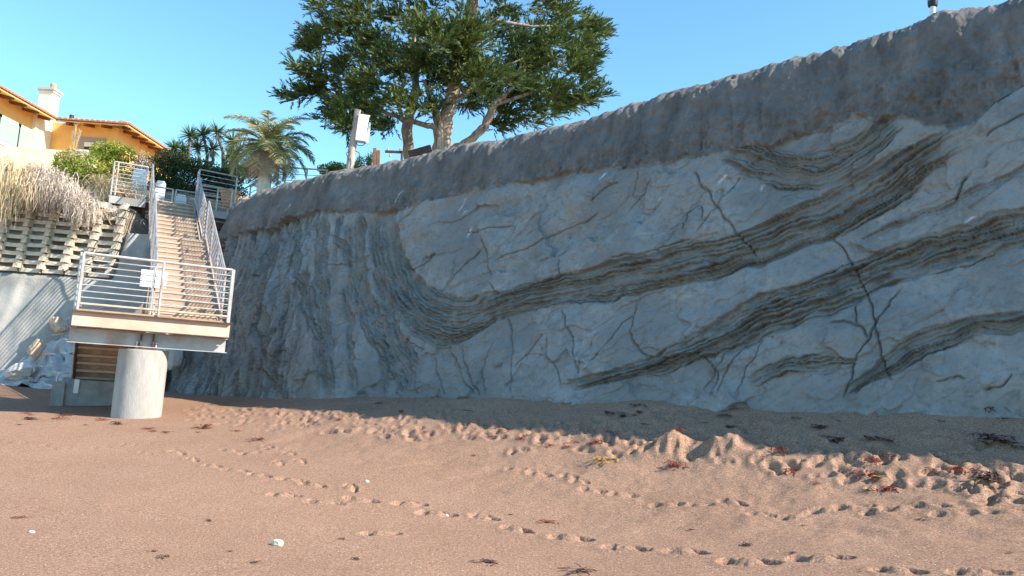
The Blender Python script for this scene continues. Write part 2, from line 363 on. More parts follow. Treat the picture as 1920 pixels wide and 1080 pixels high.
def sand_mat():
    m = bpy.data.materials.new('coarse_brown_sand'); m.use_nodes = True; n = m.node_tree.nodes; l = m.node_tree.links; b = n['Principled BSDF']
    b.inputs['Roughness'].default_value = .95; b.inputs['Specular IOR Level'].default_value = .15
    tc = n.new('ShaderNodeTexCoord'); v = tc.outputs['Object']
    def noise(s, d=4, r=.6):
        t = n.new('ShaderNodeTexNoise'); t.inputs['Scale'].default_value = s; t.inputs['Detail'].default_value = d; t.inputs['Roughness'].default_value = r; l.new(v, t.inputs['Vector']); return t.outputs[0]
    def mix(f, a, b_):
        x = n.new('ShaderNodeMix'); x.data_type = 'RGBA'; l.new(f, x.inputs[0])
        for k, s in ((6, a), (7, b_)):
            if isinstance(s, tuple): x.inputs[k].default_value = lin(s)
            else: l.new(s, x.inputs[k])
        return x.outputs[2]
    def mr(s, a, b_):
        x = n.new('ShaderNodeMapRange'); x.inputs[1].default_value = a; x.inputs[2].default_value = b_; l.new(s, x.inputs[0]); return x.outputs[0]
    big = mix(mr(noise(.7, 5), .35, .65), (.265, .148, .094), (.335, .200, .134))
    gr = mix(mr(noise(48, 4, .8), .40, .60), (.115, .062, .042), (.45, .285, .19))
    x = n.new('ShaderNodeMix'); x.data_type = 'RGBA'; x.inputs[0].default_value = .6; l.new(big, x.inputs[6]); l.new(gr, x.inputs[7])
    sp = mix(mr(noise(95, 1), .70, .74), x.outputs[2], (.72, .66, .58))
    dk = mix(mr(noise(30, 2), .70, .76), sp, (.10, .055, .045))
    l.new(dk, b.inputs['Base Color'])
    bp = n.new('ShaderNodeBump'); bp.inputs['Strength'].default_value = .55; bp.inputs['Distance'].default_value = .012; l.new(noise(60, 5, .7), bp.inputs['Height']); l.new(bp.outputs[0], b.inputs['Normal'])
    return m
V = np.stack([SX, SY, SZ], 1)
me = raw_mesh('sand_beach', V, SF, sand_mat(), True)
beach = bpy.data.objects.new('sand_beach', me); COL.objects.link(beach); struct(beach); beach['label'] = 'coarse brown sand beach with footprints sloping up to the cliff'
SANDXY = (SX, SY)
def sand_at(x, y):
    """height of the finished sand next to (x, y)"""
    i = np.argmin((SX - x) ** 2 + (SY - y) ** 2); return SZ[i]

# ------------------------------------------------------------------ cliff mesh
uu = [-4.0]
while uu[-1] < 34:
    u = uu[-1]; P = CA + CT * u; dep = max(P[1], 7.0)
    uu.append(u + (.06 if u < -.8 else (.0011 * dep if u < top_uz[-1, 0] + 3.2 else .12)))
uu = np.array(uu)
NF, NA, NB = 400, 26, 16
nu = len(uu); NV = NF + NA + NB
U = np.repeat(uu[:, None], NV, 1); zb = zbase(uu)[:, None] - .55; zt = ztop(uu)[:, None]
fr = np.linspace(0, 1, NF)[None, :]
Zf = zb + (zt - CROUND - zb) * fr
an = np.linspace(0, math.radians(84), NA + 1)[1:][None, :]
Z = np.concatenate([Zf, np.repeat(zt - CROUND, NA, 1) + CROUND * np.sin(an), np.repeat(zt, NB, 1) + np.linspace(.0, .5, NB)[None, :]], 1)
offF = face_off(np.repeat(uu[:, None], NF, 1).ravel(), Zf.ravel()).reshape(nu, NF)
oT = offF[:, -1:]
OFF = np.concatenate([offF, oT - CROUND * (1 - np.cos(an)) * 1.25, oT - CROUND * 1.2 - (np.linspace(.02, 1, NB) ** 1.6)[None, :] * 7.0], 1)
ARC = np.concatenate([Zf, (zt - CROUND) + CROUND * an, (zt - CROUND) + CROUND * 1.5 + np.repeat(np.linspace(.0, 3, NB)[None, :], nu, 0)], 1)
nrm_c = np.concatenate([np.ones((nu, NF)), np.repeat(np.cos(an), nu, 0), np.zeros((nu, NB))], 1); nrm_z = np.sqrt(1 - nrm_c ** 2)
u_ = U.ravel(); z_ = ARC.ravel()

CAP_PX = [(405, 462), (444, 438), (507, 431), (547, 407), (596, 400), (667, 398), (747, 396), (827, 375), (867, 362), (905, 356), (960, 345), (1090, 322), (1200, 312), (1300, 296), (1343, 289), (1408, 275), (1466, 264), (1510, 249), (1567, 246), (1611, 219), (1690, 219), (1733, 235), (1820, 242), (1864, 204), (1920, 158)]
capuz = np.array([survey(*p) for p in CAP_PX]); o_ = np.argsort(capuz[:, 0]); capuz = capuz[o_]
zcap = np.interp(u_, capuz[:, 0], capuz[:, 1]); zcap = zcap + .05 * fbm(u_ * 2.3, u_ * 0 + 3, 4, 31) + .02 * vnoise(u_ * 14, u_ * 0, 33)
band = np.zeros_like(u_); crack_dark = np.zeros_like(u_); disp = np.zeros_like(u_); streak = np.zeros_like(u_)  # the crack mask carries joint dirt plus crevice shade painted into the colour

def dense(px, w, n=40):
    """resample a traced curve smoothly -> (u, z) metres and half width in metres"""
    P = np.array([survey(*p) for p in px]); s = np.append(0, np.cumsum(np.linalg.norm(np.diff(P, axis=0), axis=1)))
    wm = []
    for (x, y), hw in zip(px, w):
        a = survey(x, y); wm.append(max(np.linalg.norm(survey(x, y + hw) - a), .5 * np.linalg.norm(survey(x + hw, y) - a)) if abs(px[-1][0] - px[0][0]) > abs(px[-1][1] - px[0][1]) else np.linalg.norm(survey(x + hw, y) - a))
    t = np.linspace(0, s[-1], n)
    # Catmull-like smoothing by averaging linear interpolation
    Q = np.stack([np.interp(t, s, P[:, 0]), np.interp(t, s, P[:, 1])], 1); W = np.interp(t, s, wm)
    for _ in range(3): Q[1:-1] = .25 * Q[:-2] + .5 * Q[1:-1] + .25 * Q[2:]
    return Q, W
def near_curve(Q, reach):
    lo = Q.min(0) - reach; hi = Q.max(0) + reach
    idx = np.where((u_ > lo[0]) & (u_ < hi[0]) & (z_ > lo[1]) & (z_ < hi[1]))[0]
    X = np.stack([u_[idx], z_[idx]], 1); best = np.full(len(idx), 1e9); sg = np.zeros(len(idx)); sp = np.zeros(len(idx)); seg = np.zeros(len(idx))
    s0 = 0.0
    for k in range(len(Q) - 1):
        a = Q[k]; d = Q[k + 1] - a; L = np.linalg.norm(d)
        if L < 1e-6: continue
        d = d / L; r = X - a; t = np.clip(r @ d, 0, L); e = r - t[:, None] * d; dd = np.hypot(e[:, 0], e[:, 1]); m = dd < best
        cr = d[0] * r[:, 1] - d[1] * r[:, 0]
        best[m] = dd[m]; sg[m] = np.sign(cr[m]); sp[m] = s0 + t[m]; seg[m] = k + t[m] / L; s0 += L
    return idx, best * sg, sp, seg
BANDNO = [0]
def strata(px, w, lam=.075, deep=.07, amp=.075, blocky=0.0, tone=1.0):
    BANDNO[0] += 1; sd = BANDNO[0] * 13
    Q, W = dense(px, w, 50); idx, d, s, seg = near_curve(Q, W.max() * 1.5 + .1)
    wl_ = np.interp(seg, np.arange(len(W)), W); x = u_[idx]; z = z_[idx]
    dj = d + .04 * fbm(x * 2.4, z * 2.4, 4, sd, .6) + .10 * wl_ * vnoise(s * 1.1, s * 0, sd + 2)
    mask = smooth(1.08, .90, np.abs(dj) / wl_) * (seg > .02) * (seg < len(W) - 1.02)
    endf = smooth(0, 3, seg) * smooth(len(W) - 1, len(W) - 4, seg); mask = mask * endf
    dj = dj + .025 * fbm(s * .8, d * 1.2, 3, sd + 4)
    L = dj / lam + .9 * vnoise(dj / lam * .45 + 3, s * .25, sd + 5) + .16 * fbm(s * 1.6, d * 4, 3, sd + 6); li = np.floor(L); f = L - li
    a = np.clip(.45 + .75 * vnoise(li * 7.31, s * 1.1 + li * 2.9, sd + 7), 0, 1.1)
    prof = np.where(f < .18, f / .18, 1 - .8 * (f - .18) / .82)
    chunk = vnoise(li * 9.7, s * 5.5 + li * 2.3, sd + 9); brk = fbm(x * 3.1, z * 4.3, 3, sd + 11)
    disp[idx] += mask * (-deep + amp * a * prof * 1.9 + .02 * brk + (blocky + .35) * np.floor(chunk * 3) / 3 * .045)
    gap = smooth(.13, .02, np.minimum(f, 1 - f)) * smooth(.25, .8, a)
    band[idx] = np.maximum(band[idx], np.clip(mask * tone * (.86 + .20 * chunk + .22 * brk), 0, 1))
    crack_dark[idx] = np.maximum(crack_dark[idx], mask * gap * .85)
def fissure(px, wpx=1.6, deep=.06, jag=.028):
    P = px if len(px) > 1 else px; BANDNO[0] += 1; sd = BANDNO[0] * 7
    Q, W = dense(px, [wpx] * len(px), 26)
    idx, d, s, seg = near_curve(Q, .35); W_ = .0085 * wpx * (.55 + .6 * np.abs(vnoise(s * 3, s * 0, sd)))
    dj = d + jag * fbm(s * 5, s * 0 + sd, 3, sd)
    ends = smooth(0, 2, seg) * smooth(len(W) - 1, len(W) - 3, seg)
    g = np.exp(-(dj / (W_ + 1e-4)) ** 2) * ends; disp[idx] -= deep * g; crack_dark[idx] = np.maximum(crack_dark[idx], g * (.30 + .28 * vnoise(s * 2.5, s * 0, sd + 1)))
    side = smooth(.0, .015, dj) * smooth(.35, .04, dj) * ends; disp[idx] += .02 * side     # one lip stands proud

# massive rock between the beds
tilt = .42
ur = u_ * math.cos(tilt) + z_ * math.sin(tilt); zr = -u_ * math.sin(tilt) + z_ * math.cos(tilt)
lowL = smooth(6.3, 4.6, u_ + (z_ - 3) * .35)          # the steeply standing beds on the left
base_d = .11 * fbm(u_ * .55, z_ * .55, 3, 41) + .030 * fbm(u_ * 2.6, z_ * 2.6, 3, 45)
fac = fbm(ur * .8, zr * 1.9, 3, 51); st = np.floor(fac * 4) / 4; fr_ = fac * 4 - np.floor(fac * 4)
base_d += (1 - lowL) * .05 * (st + smooth(.80, 1.0, fr_) * .25)
rid = np.abs(fbm(ur * 1.1, zr * 3.2, 3, 55)); base_d += -.015 * smooth(.10, .0, rid) * (1 - lowL); 
crack_dark += (1 - lowL) * smooth(.02, .0, rid) * .10 * (vnoise(u_ * 1.3, z_ * 1.3, 57) > .1)
vert = fbm(u_ * 3.4 + .5 * z_ + .35 * fbm(u_ * 1.2, z_ * .8, 3, 60), z_ * .55, 4, 61, .6); vs_ = np.floor(vert * 3.5) / 3.5
base_d += lowL * (.085 * vs_ + .03 * vert)
vf = vert * 3.5 - np.floor(vert * 3.5); crack_dark += lowL * .6 * smooth(.12, .0, np.minimum(vf, 1 - vf)) * (vnoise(u_ * 2, z_ * 1.1, 63) > -.2)
disp += base_d

strata([(729, 402), (731, 458), (738, 493), (751, 529), (766, 562), (788, 588), (822, 601), (860, 603), (900, 594), (940, 578), (992, 558), (1060, 547), (1133, 532), (1200, 515), (1275, 495), (1330, 487), (1380, 478), (1444, 450), (1520, 418), (1589, 383), (1650, 342), (1704, 306), (1760, 278), (1830, 255)],
       [17, 18, 22, 27, 34, 40, 44, 42, 36, 30, 27, 30, 36, 38, 39, 38, 37, 40, 42, 44, 44, 38, 28, 16], .064, .11, .10, .4)
strata([(1060, 724), (1130, 709), (1200, 692), (1275, 666), (1340, 636), (1444, 592), (1520, 560), (1589, 531), (1660, 500), (1733, 470), (1820, 447), (1930, 428), (2080, 395)], [8, 12, 17, 24, 32, 42, 43, 41, 38, 38, 40, 42, 42], .075, .10, .11, 1.0)
strata([(1585, 742), (1647, 701), (1704, 659), (1762, 637), (1835, 615), (1930, 605), (2060, 590)], [9, 14, 24, 22, 19, 16, 14], .05, .07, .07)
strata([(1400, 722), (1440, 696), (1480, 681), (1553, 676), (1612, 679)], [8, 15, 17, 9, 4], .05, .05, .06)
strata([(1362, 283), (1420, 306), (1480, 320), (1540, 314), (1600, 292), (1650, 256), (1684, 222)], [14, 26, 34, 36, 34, 28, 16], .055, .06, .075, 0, .8)
strata([(1600, 450), (1680, 415), (1760, 385), (1850, 350), (1925, 318), (2040, 270)], [5, 8, 7, 8, 7, 6], .06, .04, .05, .5, .6)
for px, w in (([(507, 435), (500, 480), (491, 529), (493, 591), (496, 649), (509, 693), (529, 742)], 8), ([(553, 409), (556, 458), (558, 489), (562, 529), (573, 569), (591, 618), (609, 680), (613, 742)], 6),
              ([(602, 404), (609, 458), (609, 493), (602, 529), (604, 573), (613, 636), (622, 693), (631, 742)], 12), ([(667, 404), (671, 467), (671, 511), (678, 564), (693, 609), (720, 653), (747, 693), (762, 742)], 15),
              ([(649, 529), (651, 591), (662, 658), (667, 735)], 6), ([(700, 404), (706, 470), (712, 530), (728, 590), (752, 640), (785, 690)], 8), ([(640, 404), (642, 450), (660, 500)], 6), ([(700, 600), (712, 660), (722, 742)], 7), ([(575, 500), (580, 560), (600, 640)], 4)):
    strata(px, [w] * len(px), .06, .07, .07, .6, .85)
for px, w in (
    ([(1300, 318), (1329, 361), (1354, 397), (1380, 434), (1416, 484)], 2.0), ([(1394, 329), (1350, 383), (1307, 437)], 1.6), ([(1553, 434), (1589, 484), (1625, 556), (1647, 621), (1654, 672), (1676, 722)], 1.6),
    ([(1690, 535), (1661, 578), (1640, 621), (1603, 672), (1596, 715), (1575, 750)], 2.2), ([(1553, 603), (1582, 596), (1618, 614), (1629, 636)], 2.2), ([(1600, 570), (1611, 607)], 1.6), ([(1733, 513), (1806, 498), (1871, 477)], 1.4),
    ([(954, 590), (961, 642), (963, 684), (960, 740)], 1.8), ([(1058, 576), (1077, 623), (1084, 670), (1095, 706)], 2.0), ([(1197, 566), (1188, 614), (1188, 642), (1209, 665), (1223, 668)], 2.2), ([(1025, 625), (996, 661), (966, 687)], 1.2),
    ([(1032, 628), (1032, 665), (1053, 694), (1055, 727)], 1.6), ([(1190, 590), (1157, 628), (1129, 665), (1114, 684)], 1.6), ([(902, 434), (909, 458), (921, 505), (928, 552), (940, 585)], 1.6), ([(925, 491), (973, 472), (1010, 455), (1062, 427), (1114, 410), (1128, 396)], 1.4),
    ([(968, 422), (949, 467), (944, 486)], 1.4), ([(874, 439), (911, 432), (963, 422)], 1.2), ([(1053, 488), (1053, 514)], 1.8), ([(1313, 385), (1289, 401), (1284, 432)], 2.4), ([(1315, 387), (1322, 412)], 1.4), ([(1223, 335), (1190, 380), (1171, 406)], 1.4),
    ([(1110, 380), (1140, 352), (1165, 345)], 1.2), ([(1147, 486), (1209, 477), (1261, 460), (1303, 446)], 1.6), ([(796, 653), (764, 680), (778, 707), (782, 742)], 1.6), ([(813, 667), (822, 707), (831, 742)], 1.3), ([(844, 649), (867, 702), (889, 742)], 1.4),
    ([(747, 400), (749, 458), (756, 502), (778, 507), (800, 484), (827, 471)], 1.8), ([(558, 640), (556, 667), (542, 680), (529, 675)], 1.8), ([(620, 438), (649, 449), (658, 476)], 1.2), ([(620, 495), (653, 498)], 1.2), ([(870, 650), (880, 700), (905, 742)], 1.2),
    ([(1300, 655), (1350, 700), (1330, 745)], 1.2), ([(1370, 655), (1345, 690), (1320, 735)], 1.3), ([(1400, 645), (1365, 690), (1345, 738)], 1.3), ([(1435, 635), (1400, 690), (1380, 740)], 1.1), ([(1835, 224), (1880, 190), (1925, 158)], 1.5), ([(1850, 260), (1890, 235), (1925, 215)], 1.4), ([(1810, 330), (1800, 350), (1785, 372)], 2.2),
    ([(1200, 320), (1185, 370)], 1.0), ([(445, 600), (470, 560), (485, 520)], 1.2), ([(415, 690), (425, 660), (440, 640)], 2.0), ([(460, 690), (470, 660), (480, 610)], 1.4), ([(1760, 720), (1800, 706), (1815, 712)], 1.4), ([(1850, 735), (1880, 722), (1900, 700)], 1.0), ([(850, 520), (870, 500), (905, 470)], 1.0),
    ([(925, 640), (905, 690), (915, 742)], 1.0), ([(1130, 620), (1105, 660), (1090, 690)], .9), ([(760, 560), (740, 600), (760, 640), (800, 655)], 1.4)):
    fissure(px, w)
# broken faces: flat, differently tilted facets that meet in sharp edges
def facets(p, q, seed, tilt_, step):
    pi = np.floor(p); qi = np.floor(q); d1 = np.full(p.shape, 9.0); d2 = np.full(p.shape, 9.0); val = np.zeros(p.shape)
    def h(a, b, k):
        t = np.sin(a * 127.1 + b * 311.7 + (seed + k) * 74.7) * 43758.5453; return t - np.floor(t)
    for i in (-1, 0, 1):
        for j in (-1, 0, 1):
            a = pi + i; b = qi + j; dx = p - a - h(a, b, 1); dy = q - b - h(a, b, 2); d = dx * dx + dy * dy; m = d < d1
            d2 = np.where(m, d1, np.minimum(d2, d)); v = step * (h(a, b, 3) - .5) + tilt_ * ((h(a, b, 4) - .5) * dx + (h(a, b, 5) - .5) * dy)
            val = np.where(m, v, val); d1 = np.where(m, d, d1)
    return val, np.sqrt(d2) - np.sqrt(d1)
wx = .22 * fbm(u_ * 1.7, z_ * 1.7, 3, 301); wy = .22 * fbm(u_ * 1.7 + 50, z_ * 1.7, 3, 305)
fv, fe = facets(ur * .62 + wx, zr * 1.25 + wy, 311, .20, .05); fv2, fe2 = facets(ur * 1.7 + wx * 2, zr * 3.0 + wy * 2, 321, .06, .018)
gv, ge = facets(u_ * 3.6 + .9 * z_ + wx * 1.5, z_ * .55 + wy, 331, .16, .13); gv2, ge2 = facets(u_ * 8 + 1.6 * z_ + wx * 3, z_ * 1.3 + wy * 2, 341, .07, .06)
quiet = 1 - .75 * band
disp += quiet * ((1 - lowL) * (fv + fv2) + lowL * (gv + gv2))
pick = smooth(-.1, .35, vnoise(u_ * .9, z_ * .9, 351))
crack_dark = np.maximum(crack_dark, quiet * (1 - lowL) * .07 * pick * np.maximum(smooth(.045, .0, fe), .6 * smooth(.04, 0, fe2) * pick))
crack_dark = np.maximum(crack_dark, quiet * lowL * np.maximum(.62 * smooth(.10, .0, ge), .45 * smooth(.10, 0, ge2)))
band = np.maximum(band, lowL * np.clip(.15 + .85 * vnoise(u_ * 2.6 + .8 * z_ + wx, z_ * .5, 361), 0, .9))
# soil cap: proud of the rock, fluted by run-off
capm = smooth(-.05, .05, z_ - zcap + .05 * fbm(u_ * 7, z_ * 7, 3, 83))
flute = fbm(u_ * 2.6 + .25 * z_, z_ * .55 + 3, 4, 71, .55)
capd = .13 + .055 * flute + .06 * fbm(u_ * 4.5, z_ * 3.5, 4, 75, .65) - .025 * smooth(.12, 0, np.abs(vnoise(u_ * 2.1 + .4 * z_, z_ * .5, 77)))
capd += .02 * np.exp(-((z_ - zcap - .06) / .06) ** 2) - .05 * smooth(.5, 0, z_ - zcap)
capd = .09 + (capd - .09) * (1 - .55 * smooth(-.9, -.1, z_ - np.repeat(zt - CROUND, NV, 1).ravel()))
disp = disp * (1 - capm) + capm * capd
band *= 1 - capm; crack_dark = crack_dark * (1 - capm)
crack_dark += capm * .12 * smooth(.05, 0, np.abs(vnoise(u_ * 2.1 + .4 * z_, z_ * .5, 77))) + .45 * np.exp(-((z_ - zcap + .02) / .016) ** 2) * smooth(.0, .4, vnoise(u_ * 2.2, u_ * 0, 79))  # painted dark line under the cap lip, fainter along the flutes
# rim lumps
rim = smooth(-.7, .1, z_ - np.repeat(zt - CROUND, NV, 1).ravel()); disp += rim * (.03 * fbm(u_ * 1.3, z_ * 1.2, 3, 81) + .02 * fbm(u_ * 6, z_ * 5, 3, 85))
# pale mineral runs
for px, L in (((875, 372), 26), ((888, 425), 22), ((545, 330), 10), ((640, 320), 10), ((1365, 330), 18), ((1432, 345), 14), ((1140, 325), 16), ((1162, 300), 12), ((448, 530), 16), ((760, 360), 14), ((1828, 405), 12), ((1240, 370), 9), ((880, 395), 9), ((552, 385), 12), ((755, 372), 14)):
    P = survey(*px); ln = np.linalg.norm(survey(px[0], px[1] + L) - P)
    i = np.where((np.abs(u_ - P[0]) < .5) & (z_ < P[1] + .1) & (z_ > P[1] - ln - .2))[0]; t = (P[1] - z_[i]) / ln
    streak[i] = np.maximum(streak[i], np.exp(-((u_[i] - P[0] + .10 * t + .03 * vnoise(z_[i] * 9, z_[i] * 0, 3)) / (.030 * (1.1 - .7 * t))) ** 2) * smooth(-.05, .05, t) * smooth(1.05, .6, t) * (.6 + .5 * vnoise(u_[i] * 30, z_[i] * 12, 5)))
i = None
D = disp.reshape(nu, NV)
disp_fine = (.012 * fbm(u_ * 9, z_ * 9, 3, 91)).reshape(nu, NV); D = D + disp_fine
D[:, NF + NA:] *= np.linspace(1, .6, NB)[None, :]
X = CA[0] + CT[0] * U + CN[0] * (OFF + D * nrm_c); Yc = CA[1] + CT[1] * U + CN[1] * (OFF + D * nrm_c); Zc = Z + D * nrm_z
CV = np.stack([X.ravel(), Yc.ravel(), Zc.ravel()], 1)
ii = (np.arange(nu - 1)[:, None] * NV + np.arange(NV - 1)[None, :])
quad = np.stack([ii, ii + NV, ii + NV + 1, ii + 1], -1)
def cliff_mat():
    m = bpy.data.materials.new('carved_cliff_rock'); m.use_nodes = True; n = m.node_tree.nodes; l = m.node_tree.links; b = n['Principled BSDF']
    b.inputs['Roughness'].default_value = .92; b.inputs['Specular IOR Level'].default_value = .2
    tc = n.new('ShaderNodeTexCoord'); v = tc.outputs['Object']; at_ = n.new('ShaderNodeAttribute'); at_.attribute_name = 'rock'; sx = n.new('ShaderNodeSeparateColor'); l.new(at_.outputs['Color'], sx.inputs[0])
    def noise(s, d=5, r=.6, dist=0):
        t = n.new('ShaderNodeTexNoise'); t.inputs['Scale'].default_value = s; t.inputs['Detail'].default_value = d; t.inputs['Roughness'].default_value = r; t.inputs['Distortion'].default_value = dist; l.new(v, t.inputs['Vector']); return t.outputs[0]
    def mr(s, a, b_, c=0., d=1.):
        x = n.new('ShaderNodeMapRange'); x.inputs[1].default_value = a; x.inputs[2].default_value = b_; x.inputs[3].default_value = c; x.inputs[4].default_value = d; l.new(s, x.inputs[0]); return x.outputs[0]
    def mix(f, a, b_):
        x = n.new('ShaderNodeMix'); x.data_type = 'RGBA'; l.new(f, x.inputs[0])
        for k, s in ((6, a), (7, b_)):
            if isinstance(s, tuple): x.inputs[k].default_value = lin(s)
            else: l.new(s, x.inputs[k])
        return x.outputs[2]
    pale = mix(mr(noise(1.1, 6, .65), .33, .67), (.205, .21, .203), (.325, .328, .318))
    pale = mix(mr(noise(6, 8, .8, .4), .50, .66), pale, (.165, .165, .158))
    pale = mix(mr(noise(2.3, 7, .75, .6), .56, .66, 0, .6), pale, (.37, .37, .355))
    pale = mix(mr(noise(.55, 4), .55, .75), pale, (.25, .24, .225))
    pale = mix(mr(noise(.42, 5, .6), .46, .64, 0, .75), pale, (.185, .188, .182))
    bnd = mix(mr(noise(3.0, 6, .7), .35, .65), (.150, .144, .126), (.258, .248, .222))
    bnd = mix(mr(noise(.8, 3), .62, .76), bnd, (.225, .195, .150))
    cap = mix(mr(noise(1.6, 6, .7), .33, .67), (.125, .117, .110), (.195, .182, .170))
    cap = mix(mr(noise(7, 5, .7), .55, .8), cap, (.235, .22, .205))
    mp = n.new('ShaderNodeMapping'); mp.inputs['Scale'].default_value = (1.6, 1.6, .28); l.new(v, mp.inputs['Vector']); ts = n.new('ShaderNodeTexNoise'); ts.inputs['Scale'].default_value = 1.5; ts.inputs['Detail'].default_value = 6; ts.inputs['Roughness'].default_value = .65; l.new(mp.outputs[0], ts.inputs['Vector'])
    cap = mix(mr(ts.outputs[0], .50, .68, 0, .8), cap, (.085, .078, .074)); cap = mix(mr(ts.outputs[0], .44, .30, 0, .7), cap, (.25, .235, .22))
    c = mix(sx.outputs[0], pale, bnd); c = mix(sx.outputs[1], c, cap); c = mix(mr(sx.outputs[2], 0, 1, 0, .85), c, (.055, .050, .045)); c = mix(at_.outputs['Alpha'], c, (.62, .62, .60))  # cracks and creases darkened in colour: dirt with painted shade on top
    l.new(c, b.inputs['Base Color'])
    bp = n.new('ShaderNodeBump'); bp.inputs['Strength'].default_value = .7; bp.inputs['Distance'].default_value = .03; l.new(noise(16, 7, .7), bp.inputs['Height']); l.new(bp.outputs[0], b.inputs['Normal'])
    return m
CM = cliff_mat()
cliff = bpy.data.objects.new('cliff', None); COL.objects.link(cliff); struct(cliff); cliff['label'] = 'carved grey cliff with folded rock layers under a brown soil cap'
ORIGIN['cliff'] = np.zeros(3)
RC = np.stack([band, capm, np.clip(crack_dark, 0, 1), streak], 1).astype(np.float32)
# the face is split along the lower lip of the soil cap
capcol = capm.reshape(nu, NV)[:-1, :-1] > .5
for nm, sel in (('rock_face', ~capcol), ('soil_cap', capcol)):
    q = quad[sel]; used = np.unique(q); rm = np.zeros(len(CV), np.int64); rm[used] = np.arange(len(used))
    mesh = raw_mesh(nm, CV[used], rm[q], CM, True); ca = mesh.color_attributes.new('rock', 'FLOAT_COLOR', 'POINT'); ca.data.foreach_set('color', RC[used].ravel())
    o = bpy.data.objects.new(nm, mesh); COL.objects.link(o); o.parent = cliff
del CV, RC, D, X, Yc, Zc
# level ground of the bluff behind the cliff top
bz = 6.4
mb = MB(); q0 = CA[:2] + CT[:2] * 40 - CN[:2] * 4.5; q1 = CA[:2] - CT[:2] * 2.0 - CN[:2] * 4.5; q2 = q1 - CN[:2] * 120; q3 = q0 - CN[:2] * 120
V = [[q1[0], q1[1], 6.2], [q0[0], q0[1], 7.9], [q3[0], q3[1], 7.9], [q2[0], q2[1], 6.2]]
struct(put('bluff_ground', MB().prism(V[::-1], (0, 0, -.6)), M['soil']))

# ------------------------------------------------------------------ frame of the stairs: r = right along the deck, b = back from the camera
SO = np.array([-6.86, 15.45]); TH = math.radians(27)
ER = np.array([math.cos(TH), math.sin(TH), 0]); EB = np.array([-math.sin(TH), math.cos(TH), 0]); EZ = np.array([0, 0, 1.0]); AX = (ER, EB, EZ)
def W(r, b, z): return np.array([SO[0], SO[1], 0]) + ER * r + EB * b + EZ * z
FZ = 2.27; HW = 1.40
RISE = .17; RUN = .36

# ---- left retaining wall (smooth sprayed concrete) and the crib wall on top of it: both face straight out to the beach
WY = 21.5
def wall_y(z): return WY + .30 * (z - .6)
def Q(x, dy, z): return np.array([x, wall_y(z) + dy, z])
gx_, gz_ = np.meshgrid(np.linspace(-28, -9.2, 240), np.linspace(0, 1, 100)); gz_ = -.2 + gz_ * (5.1 + .95 * smooth(-11.5, -12.1, gx_))
CRX = -11.35; CZ0 = 3.60
yy = wall_y(gz_) + .10 * fbm(gx_ * .6, gz_ * .5, 4, 101) + .05 * fbm(gx_ * 2.2, gz_ * .8, 3, 105) + .26 * smooth(CZ0 - .16, CZ0 - .08, gz_) * smooth(CRX + .15, CRX + .02, gx_)
P = np.stack([gx_.ravel(), yy.ravel(), gz_.ravel()], 1); ii = (np.arange(99)[:, None] * 240 + np.arange(239)[None, :]).ravel()
o = put('retaining_wall', None, M['shotcrete'], V=P, F=np.stack([ii, ii + 1, ii + 241, ii + 240], 1), smooth=True)
tag(o, 'smooth grey sprayed concrete retaining wall behind the beach stairs', 'wall')
crib = thing('crib_wall', Q(-12.5, 0, 3.3), 'tan concrete crib wall lattice above the grey retaining wall', 'wall')
CS = .65; RS = .245; head_me = None; str_me = None
for k in range(9):
    z = CZ0 + k * RS
    for c in range(8):
        x = CRX - c * CS - .012 * k; q0 = Q(x, 0, z)
        m = MB(); m.box(q0 + [0, -.03, .10], (.15, .28, .12), None, .85); m.box(q0 + [0, .05, .20], (.10, .2, .08))
        if head_me is None: o = put('header', m, M['crib'], crib); head_me = (o.data, q0)
        else: o = bpy.data.objects.new('header', head_me[0]); COL.objects.link(o); o.parent = crib; o.location = q0 - head_me[1]; o.rotation_euler = (0, 0, random.uniform(-.05, .05))
        if c < 7:
            q1 = Q(x - CS / 2, 0, z); m = MB(); hx = CS / 2 - .03
            m.add([q1 + v for v in np.array([[-hx, .0, -.065], [hx, .0, -.065], [hx, .22, -.065], [-hx, .22, -.065], [-hx, .01, .065], [0, .02, .042], [hx, .01, .065], [hx, .22, .065], [-hx, .22, .065]])], [(3, 2, 1, 0), (0, 1, 6, 5, 4), (1, 2, 7, 6), (2, 3, 8, 7), (3, 0, 4, 8), (4, 5, 6, 7, 8)])
            if str_me is None: o = put('stretcher', m, M['crib'], crib); str_me = (o.data, q1)
            else: o = bpy.data.objects.new('stretcher', str_me[0]); COL.objects.link(o); o.parent = crib; o.location = q1 - str_me[1]; o.rotation_euler = (random.uniform(-.05, .05), random.uniform(-.02, .02), 0)

# ---- rocks at the foot of the retaining wall
gx_, gt = np.meshgrid(np.linspace(-16.0, -11.0, 50), np.linspace(0, 1, 24))
hh = np.interp(gx_, [-16, -14.5, -13.7, -12.95, -12.3, -11.9, -11.0], [.0, .10, .45, 1.0, 1.55, 1.5, .6])
zz = .40 + hh * gt + .10 * fbm(gx_ * 3, gt * 4, 4, 111) * hh; yy = WY - .95 + (1.0 + .25 * hh) * gt + .22 * fbm(gx_ * 1.3, gt * 2.0, 2, 115) + .08 * fbm(gx_ * 6, gt * 7, 3, 117)
P = np.stack([gx_.ravel(), yy.ravel(), zz.ravel()], 1) + rng.normal(size=(50 * 24, 3)) * .03
ii = (np.arange(23)[:, None] * 50 + np.arange(49)[None, :]).ravel()
o = put('rock_outcrop', None, M['rockpale'], V=P, F=np.concatenate([np.stack([ii, ii + 1, ii + 51], 1), np.stack([ii, ii + 51, ii + 50], 1)])); tag(o, 'bright pale fractured rock outcrop at the foot of the grey wall', 'rock')
